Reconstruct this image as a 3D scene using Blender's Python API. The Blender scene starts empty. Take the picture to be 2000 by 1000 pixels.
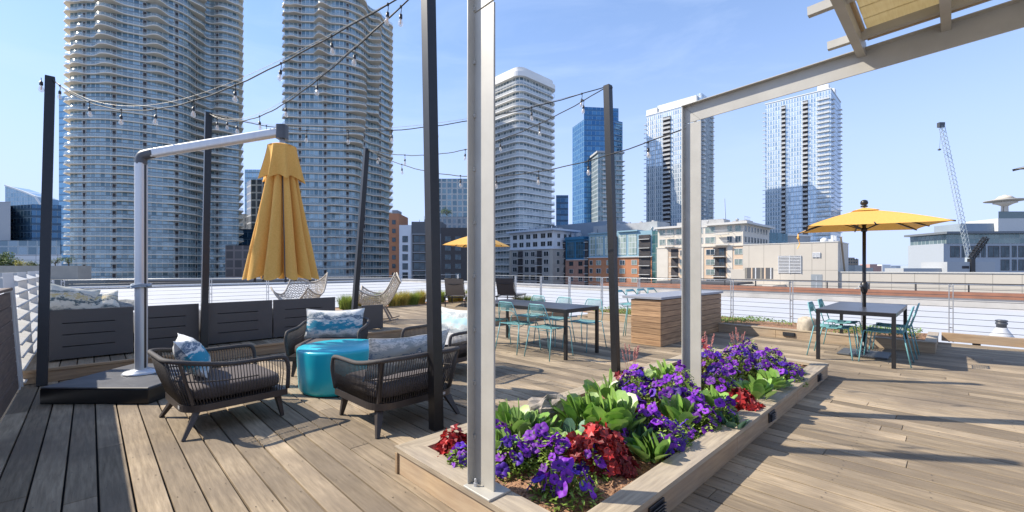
import bpy, math, random
from mathutils import Vector, Matrix
R=math.radians; PI=math.pi; sin=math.sin; cos=math.cos
sc=bpy.context.scene; col=sc.collection
random.seed(7)
# ---------------- camera ----------------
F=845.0; CZ=1.35; HY=522.0
cd=bpy.data.cameras.new('camera'); cam=bpy.data.objects.new('camera',cd); col.objects.link(cam)
cam.location=(0,0,CZ); cam.rotation_euler=(R(90),0,0)
cd.sensor_width=36; cd.lens=F/2000*36; cd.shift_y=0.011; cd.clip_start=.05; cd.clip_end=20000
sc.camera=cam
# ---------------- world and sun ----------------
SUN_EL=41.5; SUN_AZ=-81.7      # azimuth of the sun from +Y, clockwise
wd=bpy.data.worlds.new("World"); sc.world=wd; wd.use_nodes=True
nt=wd.node_tree; nt.nodes.clear()
wo=nt.nodes.new('ShaderNodeOutputWorld'); bg=nt.nodes.new('ShaderNodeBackground'); sk=nt.nodes.new('ShaderNodeTexSky')
sk.sky_type='NISHITA'; sk.sun_disc=False; sk.sun_elevation=R(SUN_EL); sk.sun_rotation=R(SUN_AZ)
sk.air_density=1.0; sk.dust_density=0.25; sk.ozone_density=2.6; sk.altitude=30
tc=nt.nodes.new('ShaderNodeTexCoord'); mp=nt.nodes.new('ShaderNodeMapping'); mp.inputs['Scale'].default_value=(1.2,1.2,6)
mp.inputs['Rotation'].default_value=(0.1,0.28,0.4)
nz=nt.nodes.new('ShaderNodeTexNoise'); nz.inputs['Scale'].default_value=1.6; nz.inputs['Detail'].default_value=7; nz.inputs['Roughness'].default_value=.6
nz.inputs['Distortion'].default_value=.6
cr=nt.nodes.new('ShaderNodeValToRGB'); cr.color_ramp.elements[0].position=.50; cr.color_ramp.elements[0].color=(0,0,0,1)
cr.color_ramp.elements[1].position=.85; cr.color_ramp.elements[1].color=(.30,.30,.30,1)
mx=nt.nodes.new('ShaderNodeMixRGB'); mx.inputs['Color2'].default_value=(6.6,7.6,9.0,1)
nt.links.new(tc.outputs['Generated'],mp.inputs['Vector']); nt.links.new(mp.outputs['Vector'],nz.inputs['Vector'])
nt.links.new(nz.outputs['Fac'],cr.inputs['Fac']); nt.links.new(cr.outputs['Color'],mx.inputs['Fac'])
hs=nt.nodes.new('ShaderNodeHueSaturation'); hs.inputs['Saturation'].default_value=1.22; hs.inputs['Value'].default_value=1.35; nt.links.new(sk.outputs['Color'],hs.inputs['Color']); nt.links.new(hs.outputs['Color'],mx.inputs['Color1'])
# pale summer haze low in the sky
sp=nt.nodes.new('ShaderNodeSeparateXYZ'); nt.links.new(tc.outputs['Generated'],sp.inputs[0])
hz=nt.nodes.new('ShaderNodeMapRange'); hz.inputs['From Min'].default_value=-.02; hz.inputs['From Max'].default_value=.6; hz.inputs['To Min'].default_value=.95; hz.inputs['To Max'].default_value=.32; hz.interpolation_type='SMOOTHERSTEP'
nt.links.new(sp.outputs['Z'],hz.inputs['Value'])
m2=nt.nodes.new('ShaderNodeMixRGB'); m2.inputs['Color2'].default_value=(3.9,4.8,7.4,1); nt.links.new(hz.outputs['Result'],m2.inputs['Fac']); nt.links.new(mx.outputs['Color'],m2.inputs['Color1'])
nt.links.new(m2.outputs['Color'],bg.inputs['Color'])
bg.inputs['Strength'].default_value=0.12; nt.links.new(bg.outputs['Background'],wo.inputs['Surface'])
sl=bpy.data.lights.new('sun','SUN'); sl.energy=5.0; sl.angle=R(.5); sl.color=(1,.92,.79)
so=bpy.data.objects.new('sun',sl); col.objects.link(so)
tosun=Vector((sin(R(SUN_AZ))*cos(R(SUN_EL)),cos(R(SUN_AZ))*cos(R(SUN_EL)),sin(R(SUN_EL))))
so.rotation_euler=tosun.to_track_quat('Z','Y').to_euler(); so.location=(-20,5,30)
sc.view_settings.view_transform='Standard'; sc.view_settings.look='None'; sc.view_settings.gamma=1; sc.view_settings.exposure=0.52
sc.render.engine='CYCLES'

# ---------------- helpers ----------------
DA=R(44.27); U2=Vector((cos(DA),sin(DA),0)); W2=Vector((-sin(DA),cos(DA),0))
def D(u,w,z=0): return U2*u+W2*w+Vector((0,0,z))
def at(px,Y,z=0): return Vector(((px-1000)/F*Y,Y,z))
def zat(y,Y): return CZ+(HY-y)*Y/F

def island_rand(n):
    g=n.nodes.new('ShaderNodeNewGeometry'); return g.outputs['Random Per Island']
def M(name,c,rough=.6,metal=0,c2=None,scale=8,stretch=(1,1,1),bump=0,island=0,spec=.5,coat=0,transl=0,coord='Object',detail=5,objrand=0,alpha=None,noise2=None,bscale=None,lo=.35,hi=.65):
    m=bpy.data.materials.new(name); m.use_nodes=True; n=m.node_tree; b=n.nodes['Principled BSDF']
    b.inputs['Roughness'].default_value=rough; b.inputs['Metallic'].default_value=metal
    b.inputs['Specular IOR Level'].default_value=spec; b.inputs['Coat Weight'].default_value=coat
    tc=n.nodes.new('ShaderNodeTexCoord'); mp=n.nodes.new('ShaderNodeMapping'); mp.inputs['Scale'].default_value=stretch
    n.links.new(tc.outputs[coord],mp.inputs['Vector'])
    nz=n.nodes.new('ShaderNodeTexNoise'); nz.inputs['Scale'].default_value=scale; nz.inputs['Detail'].default_value=detail; nz.inputs['Roughness'].default_value=.6
    n.links.new(mp.outputs['Vector'],nz.inputs['Vector'])
    if c2 is None: c2=tuple(min(1,x*.8) for x in c)
    rp=n.nodes.new('ShaderNodeValToRGB'); rp.color_ramp.elements[0].position=lo; rp.color_ramp.elements[1].position=hi
    rp.color_ramp.elements[0].color=(*c2,1); rp.color_ramp.elements[1].color=(*c,1)
    n.links.new(nz.outputs['Fac'],rp.inputs['Fac']); out=rp.outputs['Color']
    if island:
        mr=n.nodes.new('ShaderNodeMapRange'); mr.inputs['To Min'].default_value=1-island; mr.inputs['To Max'].default_value=1+island*.8
        n.links.new(island_rand(n),mr.inputs['Value'])
        vm=n.nodes.new('ShaderNodeVectorMath'); vm.operation='SCALE'
        n.links.new(out,vm.inputs[0]); n.links.new(mr.outputs['Result'],vm.inputs['Scale']); out=vm.outputs['Vector']
    if objrand:
        oi=n.nodes.new('ShaderNodeObjectInfo'); mr=n.nodes.new('ShaderNodeMapRange'); mr.inputs['To Min'].default_value=1-objrand; mr.inputs['To Max'].default_value=1+objrand*.6
        n.links.new(oi.outputs['Random'],mr.inputs['Value']); vm=n.nodes.new('ShaderNodeVectorMath'); vm.operation='SCALE'
        n.links.new(out,vm.inputs[0]); n.links.new(mr.outputs['Result'],vm.inputs['Scale']); out=vm.outputs['Vector']
    if noise2:      # large soft mottling: (scale, colour, strength)
        z=n.nodes.new('ShaderNodeTexNoise'); z.inputs['Scale'].default_value=noise2[0]; z.inputs['Detail'].default_value=4
        n.links.new(tc.outputs[coord],z.inputs['Vector'])
        q=n.nodes.new('ShaderNodeMapRange'); q.inputs['From Min'].default_value=.4; q.inputs['From Max'].default_value=.65; q.inputs['To Max'].default_value=noise2[2]
        n.links.new(z.outputs['Fac'],q.inputs['Value'])
        mm=n.nodes.new('ShaderNodeMixRGB'); mm.inputs['Color2'].default_value=(*noise2[1],1)
        n.links.new(q.outputs['Result'],mm.inputs['Fac']); n.links.new(out,mm.inputs['Color1']); out=mm.outputs['Color']
    n.links.new(out,b.inputs['Base Color'])
    if bump:
        bp=n.nodes.new('ShaderNodeBump'); bp.inputs['Strength'].default_value=bump; bp.inputs['Distance'].default_value=.01
        if bscale:
            zb=n.nodes.new('ShaderNodeTexNoise'); zb.inputs['Scale'].default_value=bscale; zb.inputs['Detail'].default_value=3
            n.links.new(mp.outputs['Vector'],zb.inputs['Vector']); n.links.new(zb.outputs['Fac'],bp.inputs['Height'])
        else: n.links.new(nz.outputs['Fac'],bp.inputs['Height'])
        n.links.new(bp.outputs['Normal'],b.inputs['Normal'])
    o=n.nodes['Material Output']; sh=b.outputs[0]
    if transl:
        t=n.nodes.new('ShaderNodeBsdfTranslucent'); n.links.new(out,t.inputs['Color']); ms=n.nodes.new('ShaderNodeMixShader'); ms.inputs[0].default_value=transl
        n.links.new(sh,ms.inputs[1]); n.links.new(t.outputs[0],ms.inputs[2]); sh=ms.outputs[0]
    if alpha is not None:
        t=n.nodes.new('ShaderNodeBsdfTransparent'); ms=n.nodes.new('ShaderNodeMixShader'); ms.inputs[0].default_value=alpha
        n.links.new(t.outputs[0],ms.inputs[1]); n.links.new(sh,ms.inputs[2]); sh=ms.outputs[0]
    n.links.new(sh,o.inputs['Surface']); return m
def curtain(name,g1,g2,frame,pw,ph,mortar=.08,metal=.6,rough=.08,sp=None,spf=.25,frough=.5,off=0.0,bumpy=.02):
    """glass wall: panes in metres on the UV map, mullions, optional spandrel bands"""
    m=bpy.data.materials.new(name); m.use_nodes=True; n=m.node_tree; b=n.nodes['Principled BSDF']
    uv=n.nodes.new('ShaderNodeUVMap'); uv.uv_map='UVMap'
    br=n.nodes.new('ShaderNodeTexBrick'); br.offset=off; br.squash=1
    br.inputs['Scale'].default_value=1; br.inputs['Brick Width'].default_value=pw; br.inputs['Row Height'].default_value=ph
    br.inputs['Mortar Size'].default_value=mortar; br.inputs['Mortar Smooth'].default_value=0; br.inputs['Bias'].default_value=0
    br.inputs['Color1'].default_value=(*g1,1); br.inputs['Color2'].default_value=(*g2,1); br.inputs['Mortar'].default_value=(*frame,1)
    n.links.new(uv.outputs[0],br.inputs['Vector']); out=br.outputs['Color']; fac=br.outputs['Fac']
    if sp:
        sx=n.nodes.new('ShaderNodeSeparateXYZ'); n.links.new(uv.outputs[0],sx.inputs[0])
        d=n.nodes.new('ShaderNodeMath'); d.operation='DIVIDE'; d.inputs[1].default_value=ph; n.links.new(sx.outputs['Y'],d.inputs[0])
        f=n.nodes.new('ShaderNodeMath'); f.operation='FRACT'; n.links.new(d.outputs[0],f.inputs[0])
        l=n.nodes.new('ShaderNodeMath'); l.operation='LESS_THAN'; l.inputs[1].default_value=spf; n.links.new(f.outputs[0],l.inputs[0])
        mm=n.nodes.new('ShaderNodeMixRGB'); mm.inputs['Color2'].default_value=(*sp,1); n.links.new(l.outputs[0],mm.inputs['Fac']); n.links.new(out,mm.inputs['Color1']); out=mm.outputs['Color']
        mxm=n.nodes.new('ShaderNodeMath'); mxm.operation='MAXIMUM'; n.links.new(fac,mxm.inputs[0]); n.links.new(l.outputs[0],mxm.inputs[1])
        sc_=n.nodes.new('ShaderNodeMath'); sc_.operation='MULTIPLY'; sc_.inputs[1].default_value=.6; n.links.new(mxm.outputs[0],sc_.inputs[0]); fac=n.nodes.new('ShaderNodeMath'); fac.operation='MAXIMUM'
        n.links.new(br.outputs['Fac'],fac.inputs[0]); n.links.new(sc_.outputs[0],fac.inputs[1]); fac=fac.outputs[0]
    n.links.new(out,b.inputs['Base Color'])
    for k,(a,c) in {'Metallic':(metal,0),'Roughness':(rough,frough)}.items():
        r=n.nodes.new('ShaderNodeMapRange'); r.inputs['To Min'].default_value=a; r.inputs['To Max'].default_value=c
        n.links.new(fac,r.inputs['Value']); n.links.new(r.outputs['Result'],b.inputs[k])
    nz=n.nodes.new('ShaderNodeTexNoise'); nz.inputs['Scale'].default_value=.35; nz.inputs['Detail'].default_value=2; n.links.new(uv.outputs[0],nz.inputs['Vector'])
    bp=n.nodes.new('ShaderNodeBump'); bp.inputs['Strength'].default_value=1; bp.inputs['Distance'].default_value=bumpy; n.links.new(nz.outputs['Fac'],bp.inputs['Height']); n.links.new(bp.outputs['Normal'],b.inputs['Normal'])
    return m

class MB:
    def __init__(s): s.v=[]; s.f=[]; s.m=[]; s.uv=[]; s.smooth=[]
    def add(s,vs,fs,mi=0,smooth=False,uvs=None):
        o=len(s.v); s.v+= [tuple(v) for v in vs]
        for k,f in enumerate(fs):
            s.f.append([i+o for i in f]); s.m.append(mi); s.smooth.append(smooth); s.uv.append(uvs[k] if uvs else None)
    def box(s,x0,x1,y0,y1,z0,z1,mi=0,uvm=False):
        vs=[(x0,y0,z0),(x1,y0,z0),(x1,y1,z0),(x0,y1,z0),(x0,y0,z1),(x1,y0,z1),(x1,y1,z1),(x0,y1,z1)]
        fs=[(3,2,1,0),(4,5,6,7),(0,1,5,4),(1,2,6,5),(2,3,7,6),(3,0,4,7)]
        uvs=None
        if uvm:
            uvs=[]
            for f in fs:
                p=[vs[i] for i in f]; ax=0 if p[0][0]==p[1][0]==p[2][0] else (1 if p[0][1]==p[1][1]==p[2][1] else 2)
                uvs.append([((q[1],q[2]) if ax==0 else (q[0],q[2]) if ax==1 else (q[0],q[1])) for q in p])
        s.add(vs,fs,mi,False,uvs); return s
    def rbox(s,x0,x1,y0,y1,z0,z1,b=.01,mi=0):      # chamfered box
        vs=[];ids={}
        X=(x0,x1);Y=(y0,y1);Z=(z0,z1)
        for i in (0,1):
            for j in (0,1):
                for k in (0,1):
                    sx=b if i==0 else -b; sy=b if j==0 else -b; sz=b if k==0 else -b
                    ids[i,j,k]=len(vs); vs+=[(X[i],Y[j]+sy,Z[k]+sz),(X[i]+sx,Y[j],Z[k]+sz),(X[i]+sx,Y[j]+sy,Z[k])]
        g=lambda i,j,k,a:ids[i,j,k]+a
        fs=[]
        fs.append([g(0,0,0,0),g(0,0,1,0),g(0,1,1,0),g(0,1,0,0)]); fs.append([g(1,0,0,0),g(1,1,0,0),g(1,1,1,0),g(1,0,1,0)])
        fs.append([g(0,0,0,1),g(1,0,0,1),g(1,0,1,1),g(0,0,1,1)]); fs.append([g(0,1,0,1),g(0,1,1,1),g(1,1,1,1),g(1,1,0,1)])
        fs.append([g(0,0,0,2),g(0,1,0,2),g(1,1,0,2),g(1,0,0,2)]); fs.append([g(0,0,1,2),g(1,0,1,2),g(1,1,1,2),g(0,1,1,2)])
        for i in (0,1):
            for j in (0,1):
                fs.append([g(i,j,0,0),g(i,j,1,0),g(i,j,1,1),g(i,j,0,1)])
        for i in (0,1):
            for k in (0,1): fs.append([g(i,0,k,0),g(i,1,k,0),g(i,1,k,2),g(i,0,k,2)])
        for j in (0,1):
            for k in (0,1): fs.append([g(0,j,k,1),g(1,j,k,1),g(1,j,k,2),g(0,j,k,2)])
        for i in (0,1):
            for j in (0,1):
                for k in (0,1): fs.append([g(i,j,k,0),g(i,j,k,1),g(i,j,k,2)])
        s.add(vs,fs,mi); return s
    def prism(s,poly,z0,z1,mi=0,cap=True,uvm=False,mtop=None,smooth=False):
        n=len(poly); vs=[(p[0],p[1],z0) for p in poly]+[(p[0],p[1],z1) for p in poly]
        fs=[];uvs=[];L=0
        for i in range(n):
            j=(i+1)%n; d=math.hypot(poly[j][0]-poly[i][0],poly[j][1]-poly[i][1])
            fs.append((i,j,n+j,n+i)); uvs.append([(L,z0),(L+d,z0),(L+d,z1),(L,z1)]); L+=d
        s.add(vs,fs,mi,smooth,uvs if uvm else None)
        if cap:
            s.add(vs,[tuple(range(n,2*n)),tuple(reversed(range(n)))],mi if mtop is None else mtop,False)
        return s
    def bar(s,p0,p1,w,h=None,up=(0,0,1),mi=0,w1=None,h1=None):
        h=h or w; w1=w if w1 is None else w1; h1=h if h1 is None else h1
        p0=Vector(p0);p1=Vector(p1);d=(p1-p0).normalized();up=Vector(up)
        if abs(d.dot(up))>.99: up=Vector((1,0,0))
        a=d.cross(up).normalized();b=a.cross(d)
        vs=[p0-a*w/2-b*h/2,p0+a*w/2-b*h/2,p0+a*w/2+b*h/2,p0-a*w/2+b*h/2,p1-a*w1/2-b*h1/2,p1+a*w1/2-b*h1/2,p1+a*w1/2+b*h1/2,p1-a*w1/2+b*h1/2]
        s.add(vs,[(3,2,1,0),(4,5,6,7),(0,1,5,4),(1,2,6,5),(2,3,7,6),(3,0,4,7)],mi); return s
    def tube(s,pts,r,n=6,mi=0,closed=False,smooth=True,r1=None):
        pts=[Vector(p) for p in pts]; k=len(pts); vs=[]; prev=None
        for i,p in enumerate(pts):
            if closed: d=(pts[(i+1)%k]-pts[i-1])
            else: d=pts[min(i+1,k-1)]-pts[max(i-1,0)]
            d.normalize()
            if prev is None:
                up=Vector((0,0,1)) if abs(d.z)<.9 else Vector((1,0,0)); a=d.cross(up).normalized()
            else: a=(prev-d*prev.dot(d)).normalized()
            prev=a; b=d.cross(a); rr=r if r1 is None else r+(r1-r)*i/(k-1)
            for j in range(n):
                t=2*PI*j/n; vs.append(p+a*cos(t)*rr+b*sin(t)*rr)
        fs=[]
        for i in range(k if closed else k-1):
            for j in range(n):
                fs.append((i*n+j,i*n+(j+1)%n,((i+1)%k)*n+(j+1)%n,((i+1)%k)*n+j))
        if not closed: fs+=[tuple(reversed(range(n))),tuple((k-1)*n+j for j in range(n))]
        s.add(vs,fs,mi,smooth); return s
    def lathe(s,prof,n=24,c=(0,0,0),mi=0,smooth=True,sx=1,sy=1):
        vs=[];k=len(prof)
        for r,z in prof:
            for j in range(n):
                t=2*PI*j/n; vs.append((c[0]+r*cos(t)*sx,c[1]+r*sin(t)*sy,c[2]+z))
        fs=[(i*n+j,i*n+(j+1)%n,(i+1)*n+(j+1)%n,(i+1)*n+j) for i in range(k-1) for j in range(n)]
        fs+=[tuple(reversed(range(n))),tuple((k-1)*n+j for j in range(n))]
        s.add(vs,fs,mi,smooth); return s
    def grid(s,fn,nu,nv,mi=0,smooth=True,wrapu=False,uvf=None):
        vs=[fn(i/nu,j/nv) for j in range(nv+1) for i in range(nu+(0 if wrapu else 1))]; w=nu+(0 if wrapu else 1)
        fs=[(j*w+i,j*w+(i+1)%w,(j+1)*w+(i+1)%w,(j+1)*w+i) for j in range(nv) for i in range(nu)]
        s.add(vs,fs,mi,smooth); return s
    def data(s,name,mats):
        me=bpy.data.meshes.new(name); me.from_pydata(s.v,[],s.f)
        for m in (mats if isinstance(mats,(list,tuple)) else [mats]): me.materials.append(m)
        me.polygons.foreach_set('material_index',s.m); me.polygons.foreach_set('use_smooth',s.smooth)
        if any(u is not None for u in s.uv):
            l=me.uv_layers.new(name='UVMap'); i=0
            for p,u in zip(me.polygons,s.uv):
                for k,li in enumerate(p.loop_indices):
                    l.data[li].uv=u[k] if u else (0,0)
        me.update(); return me
    def build(s,name,mats,parent=None,loc=None,rot=0,label=None):
        o=bpy.data.objects.new(name,s.data(name,mats)); col.objects.link(o)
        if parent: o.parent=parent
        if loc is not None: o.location=loc
        if rot: o.rotation_euler=(0,0,rot)
        if label: o['label']=label
        return o
def tag(o,label,cat,group=None,kind=None):
    if label: o['label']=label
    if cat: o['category']=cat
    if group: o['group']=group
    if kind: o['kind']=kind
    return o
def struct(o): o['kind']='structure'; return o
def thing(name,label,cat,loc=(0,0,0),rot=0,group=None):
    o=bpy.data.objects.new(name,None); col.objects.link(o); o.location=loc; o.rotation_euler=(0,0,rot); o.empty_display_size=.2
    return tag(o,label,cat,group)
def inst(name,me,parent,loc,rot=(0,0,0),scale=(1,1,1)):
    o=bpy.data.objects.new(name,me); col.objects.link(o); o.parent=parent; o.location=loc; o.rotation_euler=rot; o.scale=scale; return o
KIDS={}
def copy_tree(o,loc,rot,label,group=None):
    def rec(x,p):
        c=x.copy(); col.objects.link(c); c.parent=p
        for k in list(x.children): rec(k,c)
        return c
    c=rec(o,None); c.location=loc; c.rotation_euler=(0,0,rot); c['label']=label
    if group: c['group']=group
    return c
def catmull(pts,n,closed=False):
    P=[Vector(p) for p in pts]; k=len(P); out=[]
    segs=k if closed else k-1
    for i in range(segs):
        if closed: a,b,c,d=P[(i-1)%k],P[i],P[(i+1)%k],P[(i+2)%k]
        else: a,b,c,d=P[max(i-1,0)],P[i],P[i+1],P[min(i+2,k-1)]
        for j in range(n):
            t=j/n; out.append(.5*((2*b)+(c-a)*t+(2*a-5*b+4*c-d)*t*t+(3*b-a-3*c+d)*t**3))
    if not closed: out.append(P[-1])
    return out

# ---------------- materials ----------------
G=lambda *a:a
wood_deck=M('weathered_deck_wood',(.44,.345,.235),.8,c2=(.205,.158,.105),scale=3,stretch=(14,1.1,1),bump=.4,island=.42,spec=.25,noise2=(1.4,(.17,.135,.10),.7),lo=.28,hi=.72,detail=8)
wood_dark=M('dark_stained_wood',(.20,.13,.08),.7,c2=(.12,.08,.05),scale=3,stretch=(1,1.2,16),bump=.3,island=.15,detail=7)
wood_cap=M('planter_cap_wood',(.47,.385,.265),.75,c2=(.27,.215,.15),scale=3,stretch=(1.2,14,8),bump=.25,island=.12,noise2=(1.3,(.36,.31,.26),.5),detail=7)
wood_capw=M('planter_cap_wood_cross',(.47,.385,.265),.75,c2=(.27,.215,.15),scale=3,stretch=(14,1.2,8),bump=.25,island=.12,noise2=(1.3,(.36,.31,.26),.5),detail=7)
wood_island=M('cedar_slats',(.50,.31,.165),.6,c2=(.26,.15,.08),scale=2.2,stretch=(1.2,1.2,18),bump=.2,island=.28,detail=8)
wood_face=M('planter_side_wood',(.42,.29,.17),.7,c2=(.27,.18,.105),scale=2.5,stretch=(1.2,1.2,14),bump=.25,island=.16,noise2=(1.5,(.30,.24,.18),.5),detail=7)
black_steel=M('black_powdercoat_steel',(.014,.014,.016),.38,.0,c2=(.02,.02,.021),scale=20,spec=.5)
bronze_steel=M('bronze_steel',(.020,.019,.020),.38,.1,scale=20)
frame_paint=M('warm_grey_steel_paint',(.47,.45,.40),.45,c2=(.42,.40,.355),scale=5,noise2=(3,(.35,.335,.30),.35))
alu=M('brushed_aluminium',(.60,.61,.62),.42,.35,c2=(.54,.55,.57),scale=30,stretch=(1,1,.05))
dark_plastic=M('dark_grey_plastic',(.07,.075,.085),.4)
yellow=M('yellow_canvas',(.84,.475,.12),.85,c2=(.77,.42,.09),scale=60,bump=.08,transl=.14)
rope=M('dark_brown_rope',(.068,.060,.058),.75,c2=(.045,.040,.038),scale=90,bump=.3)
chair_alu=M('chair_brown_metal',(.060,.050,.047),.4,.15)
cushion_m=M('grey_brown_cushion',(.12,.10,.095),.9,scale=120,bump=.1)
teal_gloss=M('turquoise_lacquer',(.014,.46,.56),.33,c2=(.013,.43,.53),scale=1.5,coat=.15)
teal_wire=M('teal_enamel_wire',(.17,.40,.42),.4,c2=(.15,.37,.39))
table_m=M('dark_table_aluminium',(.055,.055,.062),.33,c2=(.045,.045,.05),scale=4)
membrane=M('white_roof_membrane',(.50,.50,.505),.7,c2=(.45,.455,.465),scale=.5,noise2=(.15,(.48,.49,.51),.5))
cable_m=M('dark_steel_cable',(.12,.12,.13),.4,.4)
steel_rail=M('galvanised_rail_steel',(.52,.53,.54),.35,.6)
conc=M('concrete_wall',(.42,.38,.32),.85,c2=(.36,.33,.28),scale=1.5,noise2=(.2,(.30,.28,.25),.6))
beige_panel=M('beige_fibre_cement',(.56,.51,.43),.8,c2=(.53,.48,.405),scale=.4,noise2=(.12,(.48,.44,.38),.4))
mulch=M('bark_mulch',(.42,.235,.13),.95,c2=(.16,.08,.045),scale=55,bump=1,island=.4,detail=8,lo=.35,hi=.6)
rock_m=M('granite_rock',(.44,.37,.30),.9,c2=(.24,.21,.18),scale=9,bump=.7,detail=9,noise2=(4,(.18,.17,.16),.5))
leaf_lime=M('lime_leaf',(.42,.54,.12),.5,c2=(.20,.33,.05),scale=3,island=.45,transl=.25)
leaf_big=M('broad_green_leaf',(.32,.52,.09),.38,c2=(.12,.28,.045),scale=8,island=.5,transl=.22,noise2=(3,(.40,.50,.20),.5))
leaf_blue=M('blue_green_leaf',(.18,.33,.20),.45,c2=(.08,.18,.11),scale=8,island=.35,transl=.15)
leaf_red=M('ruffled_red_leaf',(.52,.035,.03),.45,c2=(.20,.015,.02),scale=14,island=.7,transl=.25)
leaf_maroon=M('maroon_leaf',(.28,.03,.035),.45,c2=(.13,.015,.02),scale=14,island=.5,transl=.2)
petal=M('purple_petal',(.29,.035,.60),.6,c2=(.15,.015,.36),scale=30,objrand=.42,transl=.25)
petal_b=M('blue_violet_petal',(.13,.028,.52),.6,c2=(.05,.01,.28),scale=30,objrand=.5,transl=.25)
petal_r=M('red_petal',(.72,.05,.05),.6,c2=(.5,.03,.04),scale=30,transl=.25)
petal_dk=M('dark_petal_throat',(.03,.006,.12),.6)
pinkf=M('pink_spike_flower',(.66,.30,.24),.6,c2=(.5,.2,.2),scale=40,transl=.2)
grass_y=M('golden_grass',(.62,.44,.11),.7,c2=(.34,.36,.07),scale=2,island=.35,transl=.3)
grass_g=M('green_grass',(.36,.42,.08),.7,c2=(.20,.28,.05),scale=2,island=.35,transl=.3)
ground_cover=M('ground_cover_leaf',(.20,.33,.05),.6,c2=(.10,.20,.03),scale=5,island=.5,transl=.2)
rattan=M('pale_rattan',(.52,.46,.38),.8,c2=(.36,.31,.25),scale=60)
# ---------------- ground, decks, roofs ----------------
sea_c=M('city_ground_tone',(.22,.23,.23),.9,c2=(.16,.17,.17),scale=.01)
g=MB(); g.box(-9000,9000,-300,9000,-31,-30); struct(g.build('ground',sea_c))
water_m=M('distant_water',(.10,.16,.20),.25,scale=.02)
g=MB(); g.add([(600,1400,-29.9),(9000,1400,-29.9),(9000,9000,-29.9),(600,9000,-29.9)],[(0,1,2,3)]); struct(g.build('water',water_m))
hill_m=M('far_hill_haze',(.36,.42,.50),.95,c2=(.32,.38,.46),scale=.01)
g=MB()
pts=[]
for i in range(60):
    x=-1500+i*170; pts.append((x,25+34*abs(sin(i*.37))+18*sin(i*1.3)))
vs=[];fs=[]
for i,(x,h) in enumerate(pts): vs+=[(x,7000,-30),(x,7000+300,-30+h+30),(x,8000,-30)]
for i in range(len(pts)-1):
    a=i*3;b=a+3; fs+=[(a,b,b+1,a+1),(a+1,b+1,b+2,a+2)]
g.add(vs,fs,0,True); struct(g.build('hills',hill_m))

def planks(mb,u0,u1,w0,w1,z,pitch=.15,gap=.0105,th=.03,lens=(2.6,4.6),seed=1,bev=.003,skip=None):
    rr=random.Random(seed); u=u0
    while u<u1-.02:
        ue=min(u+pitch-gap,u1); w=w0-rr.random()*2.5
        while w<w1:
            L=rr.uniform(*lens); a=max(w,w0); b=min(w+L-.003,w1); w+=L
            if b-a<.05: continue
            dz=rr.uniform(-.0015,.0015); mb.rbox(u,ue,a,b,z-th+dz,z+dz,bev)
        u+=pitch
mb=MB(); planks(mb,-.56,11.0,-4.5,7.44,0)
rr=random.Random(77)
for i in range(78):
    for j in range(27):
        u=-.56+i*.15; w=-4.3+j*.44
        if (i*.15-1)**2+(w-3)**2>90 or rr.random()<.3: continue
        for du in (.028,.112):
            x=u+du+rr.uniform(-.004,.004); y=w+rr.uniform(-.012,.012); q=.0042
            mb.add([(x+q*cos(k*PI/3),y+q*sin(k*PI/3),.0035) for k in range(6)],[(0,1,2,3,4,5)],1)
struct(mb.build('deck',[wood_deck,M('screw_head',(.05,.04,.035),.5,.5)],loc=(0,0,0),rot=DA))
mb=MB(); planks(mb,-.56,9.5,7.47,11.6,.165,seed=5)
struct(mb.build('upper_deck',wood_deck,rot=DA))
dark_sub=M('dark_subframe',(.015,.013,.012),.95)
mb=MB(); mb.box(-.7,11.0,-4.6,7.6,-.25,-.034); mb.box(-.6,9.52,7.61,11.55,-.25,.13); struct(mb.build('deck_subframe',dark_sub,rot=DA))
# riser of the upper deck
mb=MB(); mb.rbox(-.56,9.45,7.44,7.468,.002,.13,.003); mb.rbox(-.56,9.45,7.425,7.466,.132,.166,.004)
struct(mb.build('deck_step',wood_face,rot=DA))
# white roof
mb=MB(); mb.box(-60,25.7,-12,44.8,-2,-.30); struct(mb.build('white_roof',membrane,rot=DA))
# long low membrane humps (curved skylight curbs) on the roof
mb=MB()
# roof edge parapet right : rust brown cap over grey-beige upstand
rust=M('rust_brown_cap',(.30,.13,.075),.7,c2=(.22,.10,.06),scale=2)
upst=M('grey_beige_upstand',(.46,.44,.41),.8,scale=1)
t=thing('roof_parapet','long grey roof parapet with rust brown cap and low black rail beyond the right railing','parapet',D(25.7,-12,-.3),DA)
mb=MB(); mb.box(0,.5,0,28,0,.38); mb.build('upstand',upst,t)
mb=MB(); mb.box(-.06,.56,0,28,.382,.62); mb.build('cap',rust,t)
mb=MB()
for i in range(18): mb.box(.28,.33,.4+i*1.6,.45+i*1.6,.62,.95)
mb.box(.27,.34,0,28,.95,.99); mb.build('low_rail',black_steel,t)
t=thing('roof_parapet','long pale roof parapet in front of the curved towers','parapet',D(-60,44.8,-.3),DA)
mb=MB(); mb.box(0,85.6,0,.6,0,.10); mb.build('upstand',upst,t)
mb=MB(); mb.box(0,85.6,-.1,.7,.102,.22); mb.build('cap',M('pale_metal_cap',(.55,.56,.57),.5),t)
t=thing('roof_parapet','grey roof parapet running between the brick apartments and the white roof','parapet',D(25.7,16.2,-.3),DA)
mb=MB(); mb.box(0,.5,0,28.4,0,.22); mb.build('upstand',upst,t); mb=MB(); mb.box(-.05,.55,0,28.4,.222,.32); mb.build('cap',M('grey_metal_cap',(.42,.42,.42),.5),t)

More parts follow.
